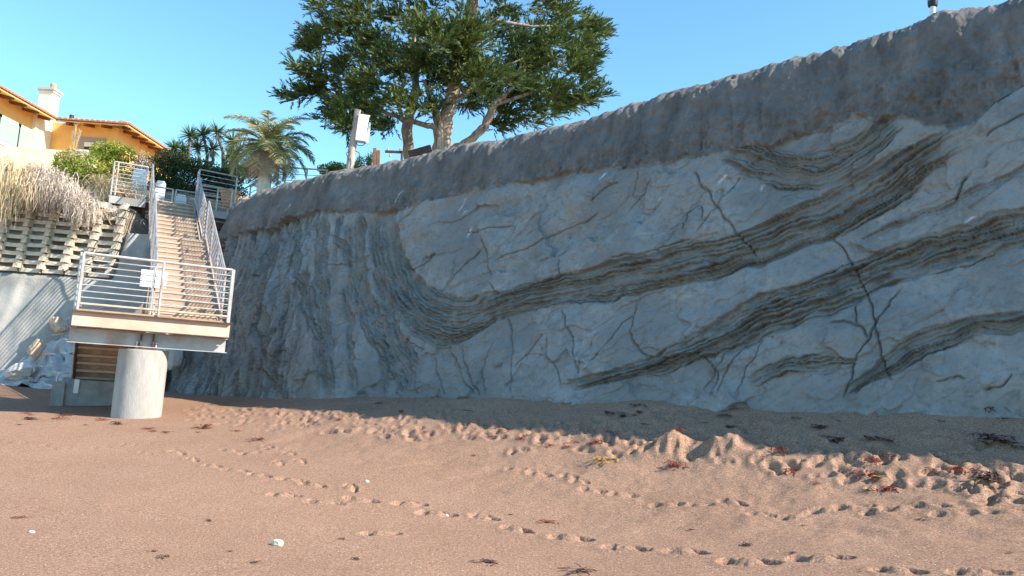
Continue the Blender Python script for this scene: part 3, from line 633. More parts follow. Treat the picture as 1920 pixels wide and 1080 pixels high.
def boulder(c, rx, ry, rz, seed, m, name, label, cat='boulder', group=None, tilt=0.0, n=(14, 9)):
    th, ph = np.meshgrid(np.linspace(0, 2 * math.pi, n[0] + 1)[:-1], np.linspace(0, math.pi, n[1])); d = np.stack([np.cos(th) * np.sin(ph), np.sin(th) * np.sin(ph), np.cos(ph)], -1).reshape(-1, 3)
    lr = np.random.default_rng(seed); r = np.ones(len(d))
    for _ in range(9):
        a = unit(lr.normal(size=3)); k = lr.uniform(.55, .85); r = np.minimum(r, k / np.maximum(d @ a, .05))
    r *= 1 + .05 * lr.normal(size=len(r)) * (np.sin(ph.ravel()) > .05)
    v = d * r[:, None] * np.array([rx, ry, rz]); v = v @ np.array([[math.cos(tilt), 0, math.sin(tilt)], [0, 1, 0], [-math.sin(tilt), 0, math.cos(tilt)]]).T + np.asarray(c)
    F = [(j * n[0] + i, (j + 1) * n[0] + i, (j + 1) * n[0] + (i + 1) % n[0], j * n[0] + (i + 1) % n[0]) for j in range(n[1] - 1) for i in range(n[0])]
    return tag(put(name, None, m, V=v, F=F), label, cat, group)
boulder(at(70, 656, 20.9), .20, .25, .33, 3, M['rockorange'], 'boulder', 'ochre block of stone lodged in the pale rock outcrop', tilt=.5)
boulder(at(108, 612, 21.5), .34, .3, .22, 5, M['rockorange'], 'boulder', 'tan boulder at the top of the pale rock outcrop', tilt=.5)
boulder(at(40, 695, 20.7), .40, .35, .28, 6, M['rockpale'], 'boulder', 'white boulder low on the left of the rock outcrop', tilt=-.3)
boulder(at(318, 668, 21.3), .36, .35, .58, 8, M['rockpale'], 'boulder', 'sunlit white rock seen just right of the round concrete pillar')

# ------------------------------------------------------------------ stairs
st_ = thing('beach_staircase', W(0, .7, .4), 'galvanised steel beach staircase with railed landing and long flight up the bluff', 'staircase')
def pbar(parent, name, a, b, rad_, m, n=8): return put(name, MB().tube([a, b], rad_, n), m, parent, smooth=False)
def ibeam(parent, name, r0, r1, b, z0, z1, wd, m_web, m_fl, label=None):
    web = put(name, MB().box(W((r0 + r1) / 2, b, (z0 + z1) / 2), (r1 - r0, .02, z1 - z0), AX), m_web, parent)
    put('flange', MB().box(W((r0 + r1) / 2, b - wd * .25, z1 + .008), (r1 - r0 + .03, wd, .018), AX), m_fl, web)
    put('flange', MB().box(W((r0 + r1) / 2, b - wd * .25, z0 - .008), (r1 - r0 + .05, wd, .018), AX), m_fl, web)
    if label: web['label'] = label
    return web
deck = put('landing_floor', MB().box(W(0, .76, FZ - .03), (2 * HW - .04, 1.40, .03), AX), M['steel'], st_)
for k in range(10):
    put('floor_board', MB().box(W(0, .15 + k * .138, FZ + .005), (2 * HW - .06, .13, .035), AX), M['wood'], deck)
fb = ibeam(st_, 'fascia_beam', -HW, HW, .04, FZ - .30, FZ - .03, .12, M['beam'], M['rust'], 'pinkish steel fascia beam with rusty flanges')
for s in (-1, 1):
    put('side_beam', MB().box(W(s * (HW - .02), .77, FZ - .165), (.03, 1.36, .26), AX), M['rust'], st_)
ib = ibeam(st_, 'support_beam', -HW - .02, HW - .02, .26, FZ - .60, FZ - .345, .16, M['steel'], M['steel'])
for s in (-.11, .11): put('stiffener', MB().box(W(s - .08, .19, FZ - .47), (.03, .13, .235), AX), M['rust'], ib)
ibeam(st_, 'support_beam', -HW, HW - .02, 1.25, FZ - .60, FZ - .345, .16, M['steel'], M['steel'])
pl = put('cap_plate', MB().box(W(-.08, .45, FZ - .645), (.42, .62, .03), AX), M['rust'], st_)
for s in (-.17, .17): put('bolt', MB().lathe(W(-.08 + s, .20, FZ - .63), [(.018, 0), (.018, .09), (.03, .09), (.03, .12)], 8), M['paleiron'], pl)

def guard(name, a, b, h=1.07, nb=7, posts=None, m=None, skip_end=False, prail=.026):
    """a railing between two floor points: posts, bars, bottom bar, top rail"""
    m = m or M['galv']; g = hub(name, st_); a = np.asarray(a, float); b = np.asarray(b, float); L = np.linalg.norm(b - a)
    if posts is None: posts = [0, 1]
    for t in posts:
        p = a + (b - a) * t; put('post', MB().tube([p, p + EZ * h], .027, 8), m, g)
    for k in range(nb):
        hz = EZ * (.12 + (h - .12) * k / nb); rad_ = .022 if k == 0 else .012
        put('bar', MB().tube([a + hz, b + hz], rad_, 6), M['rusty'] if k < 1 else m, g)
    put('top_rail', MB().tube([a + EZ * h, b + EZ * h], prail, 8), m, g)
    return g
guard('railing', W(-HW + .06, .05, FZ), W(HW - .06, .05, FZ), nb=8, posts=[0, .52, 1])
guard('railing', W(-HW + .02, .16, FZ), W(-HW + .02, 1.42, FZ), nb=8, posts=[0, 1])
guard('railing', W(HW - .02, .16, FZ), W(HW - .02, 1.42, FZ), nb=8, posts=[0, 1])

def flight(name, r0, r1, b0, z0, n, direction=1, closed=False, tread_mat=None, RUN=RUN):
    """n risers going back; direction +1 climbs, -1 descends"""
    g = hub(name, st_); tm = None
    for k in range(n):
        z = z0 + (k + 1) * RISE if direction > 0 else z0 - (k + 1) * RISE; b = b0 + k * RUN
        mb_ = MB().box(W((r0 + r1) / 2, b + RUN / 2 - .01, z - .025), (r1 - r0 - .10, RUN + .01, .05), AX)
        if tm is None: o = put('tread', mb_, tread_mat or M['tread'], g); tm = (o.data, b, z)
        else:
            o = bpy.data.objects.new('tread', tm[0]); COL.objects.link(o); o.parent = g; o.location = EB * (b - tm[1]) + EZ * (z - tm[2])
        if not closed:
            if k == 0: o = put('riser', MB().box(W((r0 + r1) / 2, b + .012, z - .05 - (RISE - .05) / 2), (r1 - r0 - .11, .02, RISE - .052), AX), M['wood'], g); rm_ = (o.data, b, z)
            else: o = bpy.data.objects.new('riser', rm_[0]); COL.objects.link(o); o.parent = g; o.location = EB * (b - rm_[1]) + EZ * (z - rm_[2])
        if closed:
            if k == 0: rz = MB().box(W((r0 + r1) / 2, b + .01, z + RISE / 2 - .01), (r1 - r0 - .10, .025, RISE), (ER, unit(EB * 1 + EZ * .45), unit(EZ * 1 - EB * .45))); o = put('riser', rz, M['wood'], g); rm_ = (o.data, b, z)
            else:
                o = bpy.data.objects.new('riser', rm_[0]); COL.objects.link(o); o.parent = g; o.location = EB * (b - rm_[1]) + EZ * (z - rm_[2])
    zz0 = z0; zz1 = z0 + direction * n * RISE
    for r in (r0, r1):
        a = W(r, b0 - .02, zz0); c = W(r, b0 + n * RUN, zz1)
        put('stringer', MB().prism([a + EZ * .12, c + EZ * .12, c - EZ * .20, a - EZ * .20], ER * .05 * (1 if r == r0 else -1)), M['rust'] if direction < 0 else M['steel'], g)
    return g
FR0, FR1 = .02, 1.36
N1, N2 = 14, 10
flight('lower_flight', FR0, FR1, 1.46, FZ, N1)
B1 = 1.46 + N1 * RUN; Z1 = FZ + N1 * RISE
put('mid_landing', MB().box(W((FR0 + FR1) / 2, B1 + .42, Z1 - .03), (FR1 - FR0, .86, .05), AX), M['tread'], st_)
B2 = B1 + .84
flight('upper_flight', FR0, FR1, B2, Z1, N2)
B3 = B2 + N2 * RUN; Z3 = Z1 + N2 * RISE
flight('bottom_flight', -HW + .06, -.06, 1.46, FZ, 10, -1, True, None, .28)
for r in (FR0 - .02, FR1 + .02):
    guard('stair_railing', W(r, 1.5, FZ + .10), W(r, B1 + .05, Z1 + .10), nb=8, m=M['rail'], posts=[0, .33, .67, 1])
    guard('stair_railing', W(r, B2 - .1, Z1 + .10), W(r, B3, Z3 + .10), nb=8, m=M['rail'], posts=[0, .5, 1])
    guard('stair_railing', W(r, B1 + .05, Z1), W(r, B2 - .1, Z1), nb=8, m=M['rail'], posts=[])
for r in (-HW + .04, -.10):
    guard('stair_railing', W(r, 1.5, FZ), W(r, 1.46 + 10 * .28, FZ - 10 * RISE + .05), nb=5, m=M['rail'], posts=[0, .5, 1])
# upper landing
UL, URT = -1.15, 2.6
ud = put('upper_landing', MB().box(W((UL + URT) / 2, B3 + .85, Z3 - .05), (URT - UL, 1.7, .06), AX), M['tread'], st_)
put('fascia_beam', MB().box(W((UL + FR0) / 2 - .04, B3 - .02, Z3 - .15), (FR0 - UL - .12, .03, .22), AX), M['steel'], ud)
put('fascia_beam', MB().box(W((URT + FR1) / 2 + .06, B3 - .02, Z3 - .15), (URT - FR1 - .12, .03, .22), AX), M['steel'], ud)
put('support_beam', MB().box(W((UL + FR0) / 2 - .04, B3 + .30, Z3 - .62), (FR0 - UL - .1, .16, .24), AX), M['steel'], ud)
put('support_beam', MB().box(W((UL + FR0) / 2 - .04, B3 + .30, Z3 - .36), (FR0 - UL - .1, .05, .24), AX), M['rust'], ud)
put('support_beam', MB().box(W((URT + FR1) / 2, B3 + .30, Z3 - .50), (URT - FR1, .16, .24), AX), M['rust'], ud)
put('support_post', MB().box(W(UL + .06, B3 + .1, Z3 - 1.9), (.10, .10, 3.4), AX), M['rust'], ud)
put('support_post', MB().box(W(FR0 - .12, B3 + .1, Z3 - 1.9), (.10, .10, 3.4), AX), M['rust'], ud)
guard('railing', W(UL + .05, B3 + .02, Z3), W(FR0 - .14, B3 + .02, Z3), nb=8, posts=[0, .12, 1])
guard('railing', W(FR1 + .14, B3 + .02, Z3), W(URT - .1, B3 + .02, Z3), nb=6, posts=[0, .55, 1], h=.75)
guard('railing', W(FR1 + .10, B3 + .55, Z3 + .32), W(URT + .1, B3 + .75, Z3 + .32), nb=6, posts=[0, 1], h=1.07)
guard('railing', W(UL + .05, B3 + 1.6, Z3 - .3), W(FR0 + .75, B3 + 1.6, Z3 - .3), nb=5, posts=[.0, .5, 1])
guard('railing', W(FR0 + .85, B3 + 1.6, Z3 - .3), W(URT, B3 + 1.6, Z3 - .3), nb=5, posts=[0, 1])
guard('railing', W(UL + .05, B3 + .1, Z3), W(UL + .05, B3 + 1.6, Z3), nb=6, posts=[1])

# pillar, footing, sign
gp = ground(262, 783); pc = W(-.10, .52, 0)
pz = float(sand_z(pc[0], pc[1])[0]) - .4
o = put('concrete_pillar', MB().lathe([pc[0], pc[1], pz], [(.455, 0)] + [(.455, FZ - .66 - pz - .012), (.443, FZ - .66 - pz)], 48), M['pillar']); auto_smooth(o); tag(o, 'thick round concrete pillar standing in sand under the stair landing', 'pillar')
fz = .05
ft = thing('concrete_footing', W(-.75, 3.7, fz), 'grey concrete footing block at the bottom of the lower stair flight', 'footing')
bevel(put('block', MB().box(W(-.72, 3.75, fz + .40), (1.62, 1.4, .80), AX), M['old_concrete'], ft), .02)
put('step', MB().box(W(-1.58, 3.2, fz + .37), (.26, .5, .74), AX, .93), M['old_concrete'], ft)
put('plate', MB().box(W(-1.24, 3.035, fz + .66), (.10, .02, .30), AX), M['white'], ft)
put('pipe_loop', MB().tube([W(-1.62, 3.0, fz + .7), W(-1.62, 3.0, fz + .86), W(-1.56, 3.0, fz + .93), W(-1.44, 3.0, fz + .95), W(-1.34, 3.0, fz + .95)], .022, 8), M['galv'], ft)
sg = thing('notice_sign', W(.0, 1.44, FZ + .55), 'white notice boards fixed between the rails at the stair divider', 'sign')
for k in range(2):
    for j in range(3): put('board', MB().box(W(-.17 + k * .28, 1.40, FZ + .70 + j * .125), (.23, .015, .105), AX), M['sign'], sg)
put('post', MB().tube([W(-.03, 1.43, FZ), W(-.03, 1.43, FZ + 1.1)], .02, 8), M['galv'], sg)

# ------------------------------------------------------------------ hillside and white pillars
gx_, gy_ = np.meshgrid(np.linspace(-34, -7.0, 80), np.linspace(22.85, 70, 110))
zz = 4.75 + .9 * smooth(-11.5, -12.1, gx_) * smooth(27, 24, gy_) + .8 * smooth(23, 26, gy_) + 1.25 * smooth(26.4, 29.5, gy_) + 1.9 * smooth(27, 34, gy_) * smooth(-8.5, -12.5, gx_) + .10 * fbm(gx_ * .7, gy_ * .7, 3, 121)
P = np.stack([gx_.ravel(), gy_.ravel(), zz.ravel()], 1); ii = (np.arange(109)[:, None] * 80 + np.arange(79)[None, :]).ravel()
struct(put('hillside', None, M['soil'], V=P, F=np.stack([ii, ii + 1, ii + 81, ii + 80], 1), smooth=True))
for (px, y0, y1, Y, w, lab) in ((263, 318, 385, 26.9, .42, 'bright white square pillar behind the left upper railing'), (302, 340, 392, 28.4, .33, 'tall white pillar standing right of the stair head'), (340, 366, 396, 28.4, .35, 'short white pillar in the middle behind the stair head')):
    t = at(px, y0, Y); b = at(px, y1 + 12, Y); pl = thing('white_pillar', [t[0], t[1], b[2]], lab, 'pillar', 'white gate pillars at the stair head')
    bevel(put('shaft', MB().box([t[0], t[1], (t[2] - .12 + b[2]) / 2], (w, w, t[2] - .12 - b[2]), AX), M['white'], pl), .01)
    put('cap', MB().box([t[0], t[1], t[2] - .06], (w * 1.02, w * 1.02, .12), AX, .7), M['white'], pl)
c = at(430, 374, 27.8)
o = put('terracotta_pot', MB().lathe(c - EZ * .3, [(.20, 0), (.32, .5), (.36, .5), (.36, .6), (.30, .6), (.28, .52)], 20), M['pot']); auto_smooth(o); tag(o, 'orange terracotta pot behind the right upper railing', 'pot')

# ------------------------------------------------------------------ house
hs = thing('house', [-21.5, 37, 7.5], 'ochre stucco house with clay tile roof and chimney on the bluff', 'house')
pL, p0, p1, pE = at(-40, 142, 31.3), at(117, 232, 37.4), at(240, 234, 36.9), at(335, 293, 42.5)
HE = (pL[2] + p0[2] + p1[2]) / 3
XE = (pL[0] + p0[0]) / 2; X1 = p1[0]; Y0 = p1[1]
OV = .85
XW = XE - OV; YWf = Y0 + OV; XR = X1 - OV            # wall planes
def wbox(name, x0, x1, y0, y1, z0, z1, m, parent): return put(name, MB().box([(x0 + x1) / 2, (y0 + y1) / 2, (z0 + z1) / 2], (x1 - x0, y1 - y0, z1 - z0)), m, parent)
ZS = HE + .12
lw = wbox('wall', XW - 6, XW, 24.0, YWf + 6, 6.0, ZS, M['cream'], hs)
fw_ = wbox('wall', XW + .01, XR, YWf, YWf + 7, 6.0, ZS, M['stucco'], hs)
PY = (lambda d: EYE[1] + d[1] * (XW + .2 - EYE[0]) / d[0])(FW * FPX + RT * (66 - 960) - UP * (240 - 540))
wbox('wall_pier', XW - .4, XW + .20, PY, YWf - .01, 6.0, ZS - .02, M['cream'], hs)
bandw = wbox('wall_band', XW - .2, XW + .025, 24.05, PY - .01, ZS - .85, ZS - .01, M['stucco'], hs)
# eaves
def eave(a, b, inward, n_raft, ma=0.0, mb=0.0, slope=.22, run=1.6):
    """soffit, rafters and tiled edge from a to b; inward = horizontal unit vector to the house; ma, mb mitre the ends"""
    a = np.asarray(a, float); b = np.asarray(b, float); inward = np.asarray(inward, float); d = unit(b - a); L = np.linalg.norm(b - a)
    up = inward * 1.0 + EZ * slope; a2 = a + up * run + d * run * ma; b2 = b + up * run - d * run * mb
    put('soffit', MB().prism([a - EZ * .06, b - EZ * .06, b2 - EZ * .06, a2 - EZ * .06], EZ * .05), M['stucco'], hs)
    for k in range(n_raft):
        q = a + d * L * (k + .5) / n_raft; put('rafter', MB().bar(q + up * .10 - EZ * .13, q + up * 1.0 - EZ * .13, .13, .15), M['rafter'], hs)
    rf = put('roof', MB().prism([a + EZ * .005, b + EZ * .005, b2 + EZ * .005, a2 + EZ * .005], EZ * .05), M['tile'], hs)
    nt = max(2, int(L / .24)); tm = None
    for k in range(nt):
        q = a + d * L * (k + .5) / nt
        m = MB(); arc = np.linspace(0, math.pi, 6)
        A_ = [q - up * .06 + d * (.115 * math.cos(t)) + EZ * (.05 + .10 * math.sin(t)) for t in arc]; B_ = [p + up * .5 for p in A_]
        m.add(A_ + B_, [(i, i + 1, 7 + i, 6 + i) for i in range(5)] + [tuple(range(5, -1, -1))])
        if tm is None: o = put('roof_tile', m, M['tile'], rf); tm = (o.data, q)
        else: o = bpy.data.objects.new('roof_tile', tm[0]); COL.objects.link(o); o.parent = rf; o.location = q - tm[1]
    return rf
eave([XE, 24, HE], [XE, Y0 + .1, HE], (-1, 0, 0), 14)
eave([XE + .05, Y0, HE + .004], [X1, Y0, HE + .004], (0, 1, 0), 4, 0, 1)
eave([X1 + .004, Y0 + .02, HE + .002], [X1 + .004, Y0 + 9, HE + .002], (-1, 0, 0), 10, 1, 0)
# windows on the long wall
def plane_x(px, py, x):
    d = FW * FPX + RT * (px - 960) - UP * (py - 540); return EYE + d * ((x - EYE[0]) / d[0])
for (xa, ya, xb, yb) in ((-50, 195, -9, 262), (1, 205, 28, 277), (37, 229, 51, 290)):
    A1 = plane_x(xa, ya, XW); B1_ = plane_x(xb, yb, XW); zt_ = plane_x(xb, ya + (20 if xa > 0 else 12), XW)[2]
    y0_, y1_ = A1[1], B1_[1]; z1_ = ZS - .95; z0_ = B1_[2]
    fr_o = put('window', MB().box([XW + .03, (y0_ + y1_) / 2, (z0_ + z1_) / 2], (.07, y1_ - y0_ + .30, z1_ - z0_ + .26)), M['trim'], hs)
    put('pane', MB().box([XW + .07, (y0_ + y1_) / 2, (z0_ + z1_) / 2], (.012, y1_ - y0_, z1_ - z0_)), M['glass'], fr_o)
# door with grey trim on the front wing
def plane_y(px, py, y):
    d = FW * FPX + RT * (px - 960) - UP * (py - 540); return EYE + d * ((y - EYE[1]) / d[1])
a = plane_y(150, 257, YWf); b = plane_y(194, 300, YWf)
dr = put('window', MB().box([(a[0] + b[0]) / 2, YWf - .03, (a[2] + b[2]) / 2], (b[0] - a[0], .08, a[2] - b[2])), M['greytrim'], hs)
put('pane', MB().box([(a[0] + b[0]) / 2 + .1, YWf - .075, (a[2] + b[2]) / 2 - .12], (b[0] - a[0] - .42, .02, a[2] - b[2] - .4)), M['darkglass'], dr)
put('shade', MB().box([(a[0] + b[0]) / 2 + .1, YWf - .09, a[2] - .36], (b[0] - a[0] - .40, .02, .22)), M['cream'], dr)
# chimney
ct = at(95, 166, 38.3); cb = at(95, 240, 38.3)
ch = put('chimney', MB().box([ct[0], ct[1], (ct[2] + cb[2]) / 2 - .1], (.66, .62, ct[2] - cb[2])), M['cream'], hs)
put('chimney_cap', MB().box([ct[0], ct[1], ct[2] - .12], (.86, .82, .11)), M['concrete'], ch)
put('chimney_cap', MB().box([ct[0], ct[1], ct[2] - .235], (.78, .74, .12)), M['concrete'], ch)
put('chimney_pot', MB().lathe([ct[0] + .12, ct[1], ct[2] - .05], [(.12, 0), (.15, .22), (.13, .22), (.13, .28)], 14), M['pot'], ch)
v = at(134, 222, 39); put('vent_pipe', MB().lathe(v - EZ * .25, [(.07, 0), (.07, .25), (.11, .25), (.11, .42)], 12), M['blackplastic'], hs)
tw = plane_y(48, 285, YWf - 4.2); tw2 = plane_y(182, 282, YWf - 4.2)
o = wbox('terrace_wall', XW - 1.5, tw2[0], YWf - 4.3, YWf - 4.05, 6.5, tw2[2] - .12, M['cream'], None); tag(o, 'pale low terrace wall in front of the house', 'wall')
put('coping', MB().box([tw2[0] - .45, YWf - 4.17, tw2[2] - .08], (.95, .36, .08)), M['white'], o)

# ------------------------------------------------------------------ cliff-top things
cr = thing('clifftop_railing', at(525, 330, 26.5) - EZ * .8, 'thin galvanised railing climbing to the cliff top beside the palm', 'railing')
A_, B_, C_, D_ = at(452, 358, 25.2), at(523, 315, 26.4), at(613, 319, 28.5), at(537, 314, 26.6)
def rail_run(a, b, nb, posts, h):
    for t in posts: p = a + (b - a) * t; put('post', MB().tube([p - EZ * h, p + EZ * .02], .03, 8), M['galv'], cr)
    for k in range(1, nb + 1): put('bar', MB().tube([a - EZ * h * k / (nb + .5), b - EZ * h * k / (nb + .5)], .014, 6), M['galv'], cr)
    put('top_rail', MB().tube([a, b], .028, 8), M['galv'], cr)
rail_run(A_, B_, 3, [.25, .45, .8], 1.0); rail_run(B_, D_, 4, [0, 1], 1.05); rail_run(D_, C_, 4, [.5, 1], 1.0)

up_ = thing('utility_pole', at(652, 335, 23.2), 'weathered wooden utility pole carrying white boxes beside the cypress', 'pole')
a, b = at(653, 335, 23.2), at(671, 206, 23.2)
auto_smooth(put('pole', MB().tube([a, (a + b) / 2, b], [.12, .11, .10], 14), M['pole'], up_))
c = at(679, 243, 23.2); bx_ = put('equipment_box', MB().box(c + np.array([0, -.05, 0]), (.31, .29, .79), (unit([1, .25, 0]), unit([-.25, 1, 0]), unit((b - a)))), M['white'], up_); bevel(bx_, .02)
put('lid', MB().box(at(683, 219, 23.2), (.33, .31, .05), (unit([1, .25, 0]), unit([-.25, 1, 0]), unit((b - a)))), M['paleiron'], bx_)
c = at(691, 250, 23.2); put('conduit', MB().box(c, (.06, .09, .64), (unit([1, .25, 0]), unit([-.25, 1, 0]), unit((b - a)))), M['white'], up_)
put('cable', MB().tube([at(x, y, 23.1) for x, y in ((668, 268), (672, 273), (680, 273), (688, 266))], .012, 6), M['cable'], up_)
put('cable', MB().tube([at(x, y, 23.0) for x, y in ((656, 284), (649, 287), (651, 293), (654, 300))], .012, 6), M['cable'], up_)
put('cable', MB().tube([at(x, y, 23.0) for x, y in ((665, 283), (673, 286), (675, 295), (672, 303))], .012, 6), M['cable'], up_)
for px, y0, y1, lab in ((702.5, 278, 308, 'taller brown timber post on the cliff rim near the utility pole'), (709.5, 282, 308, 'shorter brown timber post beside its taller twin on the rim')):
    a, b = at(px - .5, y1 + 8, 24), at(px + .5, y0, 24); tag(bevel(put('timber_post', MB().bar(a, b, .10, .10, up=(0, 1, 0)), M['brownpost']), .008), lab, 'post', 'timber posts on the cliff rim')
cx_ = thing('pipe_fitting', at(752, 300, 24), 'dark horizontal pipe with pale fittings on the cliff rim', 'pipe')
put('arm', MB().bar(at(722, 284, 24), at(754, 285.5, 24), .07, .07), M['darkwood'], cx_); put('upright', MB().bar(at(753, 302, 24), at(753.5, 283, 24), .06, .06, up=(0, 1, 0)), M['brownpost'], cx_)
for px, py in ((727, 280), (750, 281), (731, 290)): put('insulator', MB().lathe(at(px, py + 4, 24), [(.02, 0), (.035, .03), (.03, .10), (.015, .13)], 10), M['paleiron'], cx_)
q = [at(764, 283, 22.6), at(806, 271, 22.2), at(812, 288, 22.2), at(768, 296, 22.6)]
o = put('dark_board', MB().prism(q, np.array([.15, .5, .05]) * .12), M['darkwood']); tag(o, 'dark plank leaning on the rim at the foot of the cypress', 'board')
lp = at(1749, 6, 13.3); lt = thing('rim_light', lp - EZ * .15, 'small white lamp with dark collar on the cliff rim at right', 'lamp')
auto_smooth(put('base', MB().lathe(lp - EZ * .35, [(.045, 0), (.045, .28), (.03, .29)], 16), M['white'], lt))
auto_smooth(put('collar', MB().lathe(lp - EZ * .055, [(.075, 0), (.082, .04), (.085, .09), (.07, .10)], 18), M['blackplastic'], lt))
auto_smooth(put('globe', MB().lathe(lp + EZ * .045, [(.06, 0), (.10, .03), (.115, .10), (.10, .17), (.06, .22), (.01, .235)], 18), M['white'], lt))

# ------------------------------------------------------------------ vegetation
def blades(name, base, dirs, L, wd, m, parent, droop=.3, seg=3, seed=0, fold=True):
    """many tapering blades: base (n,3), dirs (n,3) unit, L (n,), wd width"""
    base = np.asarray(base, float); dirs = np.asarray(dirs, float); n = len(base); L = np.broadcast_to(L, (n,)); lr = np.random.default_rng(seed)
    side = np.cross(dirs, lr.normal(size=(n, 3))); side /= np.linalg.norm(side, axis=1, keepdims=True) + 1e-9
    V = np.zeros((n, (seg + 1) * 2, 3))
    for k in range(seg + 1):
        t = k / seg; w = wd * (1 - t ** 1.6 * .95) * (.6 + .4 * min(1, 3 * t + .3)); p = base + dirs * (L * t)[:, None] + np.array([0, 0, -1.0]) * (droop * L * t * t)[:, None]
        V[:, 2 * k] = p + side * w / 2; V[:, 2 * k + 1] = p - side * w / 2
    q = np.array([[2 * k, 2 * k + 1, 2 * k + 3, 2 * k + 2] for k in range(seg)]); F = (np.arange(n)[:, None, None] * ((seg + 1) * 2) + q[None]).reshape(-1, 4)
    return put(name, None, m, parent, V=V.reshape(-1, 3), F=F)
def rand_dirs(n, lr, up=0.0):
    d = lr.normal(size=(n, 3)); d[:, 2] += up; return d / np.linalg.norm(d, axis=1, keepdims=True)
def leaves(name, pts, size, m, parent, seed=0, up=.3, axis=None):
    """leaf-sized kites"""
    lr = np.random.default_rng(seed); n = len(pts); d = rand_dirs(n, lr, up) if axis is None else axis; s = np.cross(d, lr.normal(size=(n, 3))); s /= np.linalg.norm(s, axis=1, keepdims=True) + 1e-9
    L = size * lr.uniform(.6, 1.3, n)[:, None]; V = np.stack([pts, pts + d * L * .5 + s * L * .28, pts + d * L, pts + d * L * .5 - s * L * .28], 1).reshape(-1, 3)
    return put(name, None, m, parent, V=V, F=np.arange(4 * n).reshape(n, 4))
def blob_points(c, r, n, lr, lumps=14, shell=.75):
    """points through an uneven lumpy crown"""
    c = np.asarray(c, float); r = np.asarray(r, float); d = rand_dirs(lumps, lr, .15); lc = c + d * r * lr.uniform(.3, .75, (lumps, 1)); lrad = lr.uniform(.28, .5, lumps)
    k = lr.integers(0, lumps, n); dd = rand_dirs(n, lr); rad_ = lr.uniform(shell, 1.0, n) ** .6
    return lc[k] + dd * (rad_ * lrad[k])[:, None] * r
# ---- cypress
def stem(px_path, Y, name, parent, wob=.06, dY=None):
    path = [at(x, y, Y + (dY[i] if dY else 0)) for i, (x, y, w) in enumerate(px_path)]; radii = [w / 2 * (Y / FPX) * 1.0 for _, _, w in px_path]
    pp, rr = [], []
    for i in range(len(path) - 1):
        for t in (0, .25, .5, .75): pp.append(path[i] * (1 - t) + path[i + 1] * t + rng.normal(size=3) * .02 * (i + t > 0)); rr.append(radii[i] * (1 - t) + radii[i + 1] * t)
    pp.append(path[-1]); rr.append(radii[-1]); return auto_smooth(put(name, MB().tube(pp, rr, 12, wob=wob, seed=len(pp)), M['bark'], parent), 70), path
PADS = [(590, 95, 50), (572, 122, 36), (620, 50, 50), (650, 15, 48), (705, 28, 55), (598, 175, 48), (562, 182, 26), (640, 150, 52), (690, 112, 58), (650, 205, 44), (610, 215, 30), (700, 165, 52), (690, 222, 32), (740, 80, 54), (757, 140, 52), (780, 35, 55), (752, 192, 38), (818, 92, 50), (822, 150, 40), (826, 10, 52), (842, -50, 75), (760, -45, 75), (690, -55, 70), (905, 125, 52), (905, 172, 38), (940, 84, 52), (965, 130, 52), (938, 24, 52), (905, -60, 70), (1000, 62, 52), (1022, 112, 54), (1000, 162, 48), (1050, 35, 54), (1062, 92, 54), (1102, 62, 42), (1128, 48, 22), (1094, 112, 44), (1085, 152, 46), (1092, 190, 34), (1062, 205, 30), (1040, 178, 44), (1035, 5, 54), (1005, -50, 75), (958, 182, 36), (975, 214, 28), (945, 232, 20), (800, 200, 24), (872, 150, 30), (640, 228, 28), (722, 232, 22), (660, 70, 45), (720, 130, 40), (870, 100, 34), (985, 100, 40), (930, 205, 24), (1110, 85, 34), (668, 180, 40), (845, 60, 40), (580, 60, 20), (560, 90, 16), (795, 120, 36), (880, 200, 18), (1010, 200, 32)]
def cypress(pads, Y, parent, seed):
    """foliage as many feathery plumes, swept outwards and up"""
    lr = np.random.default_rng(seed); B, Dd, Ls = [], [], []
    ctr = at(840, 130, Y)
    for (x, y, r) in pads:
        x = 848 + (x - 848) * .945
        c = at(x, y, Y + lr.uniform(-2.2, 2.4)); R = r * Y / FPX * .82; sweep = c - ctr; sweep[2] *= .25; sweep = sweep / (np.linalg.norm(sweep) + .6)
        for s in range(7):                                       # each pad is a handful of flat sprays
            off = lr.normal(size=3) * np.array([.62, .62, .46]) * R; cc = c + off; rr = R * lr.uniform(.28, .55); n = int(22 * (rr / .4) ** 1.3) + 7
            d = rand_dirs(n, lr, .1); d[:, 2] *= .5; p = cc + d * rr * lr.uniform(.2, 1.0, (n, 1))
            out = d * .75 + sweep[None] * .75 + np.array([0, 0, .30]) + lr.normal(size=(n, 3)) * .22; out /= np.linalg.norm(out, axis=1, keepdims=True)
            B.append(p); Dd.append(out); Ls.append(lr.uniform(.26, .62, n))
    B = np.concatenate(B); Dd = np.concatenate(Dd); Ls = np.concatenate(Ls); n = len(B); VV = []
    for k in range(16):
        t = (k + .2) / 16; sd = np.cross(Dd, lr.normal(size=(n, 3))); sd /= np.linalg.norm(sd, axis=1, keepdims=True) + 1e-9
        b = B + Dd * (Ls * t)[:, None] - np.array([0, 0, .12]) * (Ls * t * t)[:, None]; a = Dd * .95 + sd * .36; L = (Ls * (.46 - .20 * t))[:, None]; w = np.cross(a, lr.normal(size=(n, 3))); w /= np.linalg.norm(w, axis=1, keepdims=True) + 1e-9
        VV.append(np.stack([b - w * .008, b + a * L * .45 - w * .019, b + a * L, b + a * L * .45 + w * .019], 1))
    V = np.concatenate(VV).reshape(-1, 3); return put('foliage', None, M['cypress'], parent, V=V, F=np.arange(len(V)).reshape(-1, 4)), B
YT = 25.5
tr = thing('cypress_tree', at(828, 300, YT) - EZ * .8, 'large dark green cypress with forked pale trunk on the cliff top', 'tree')
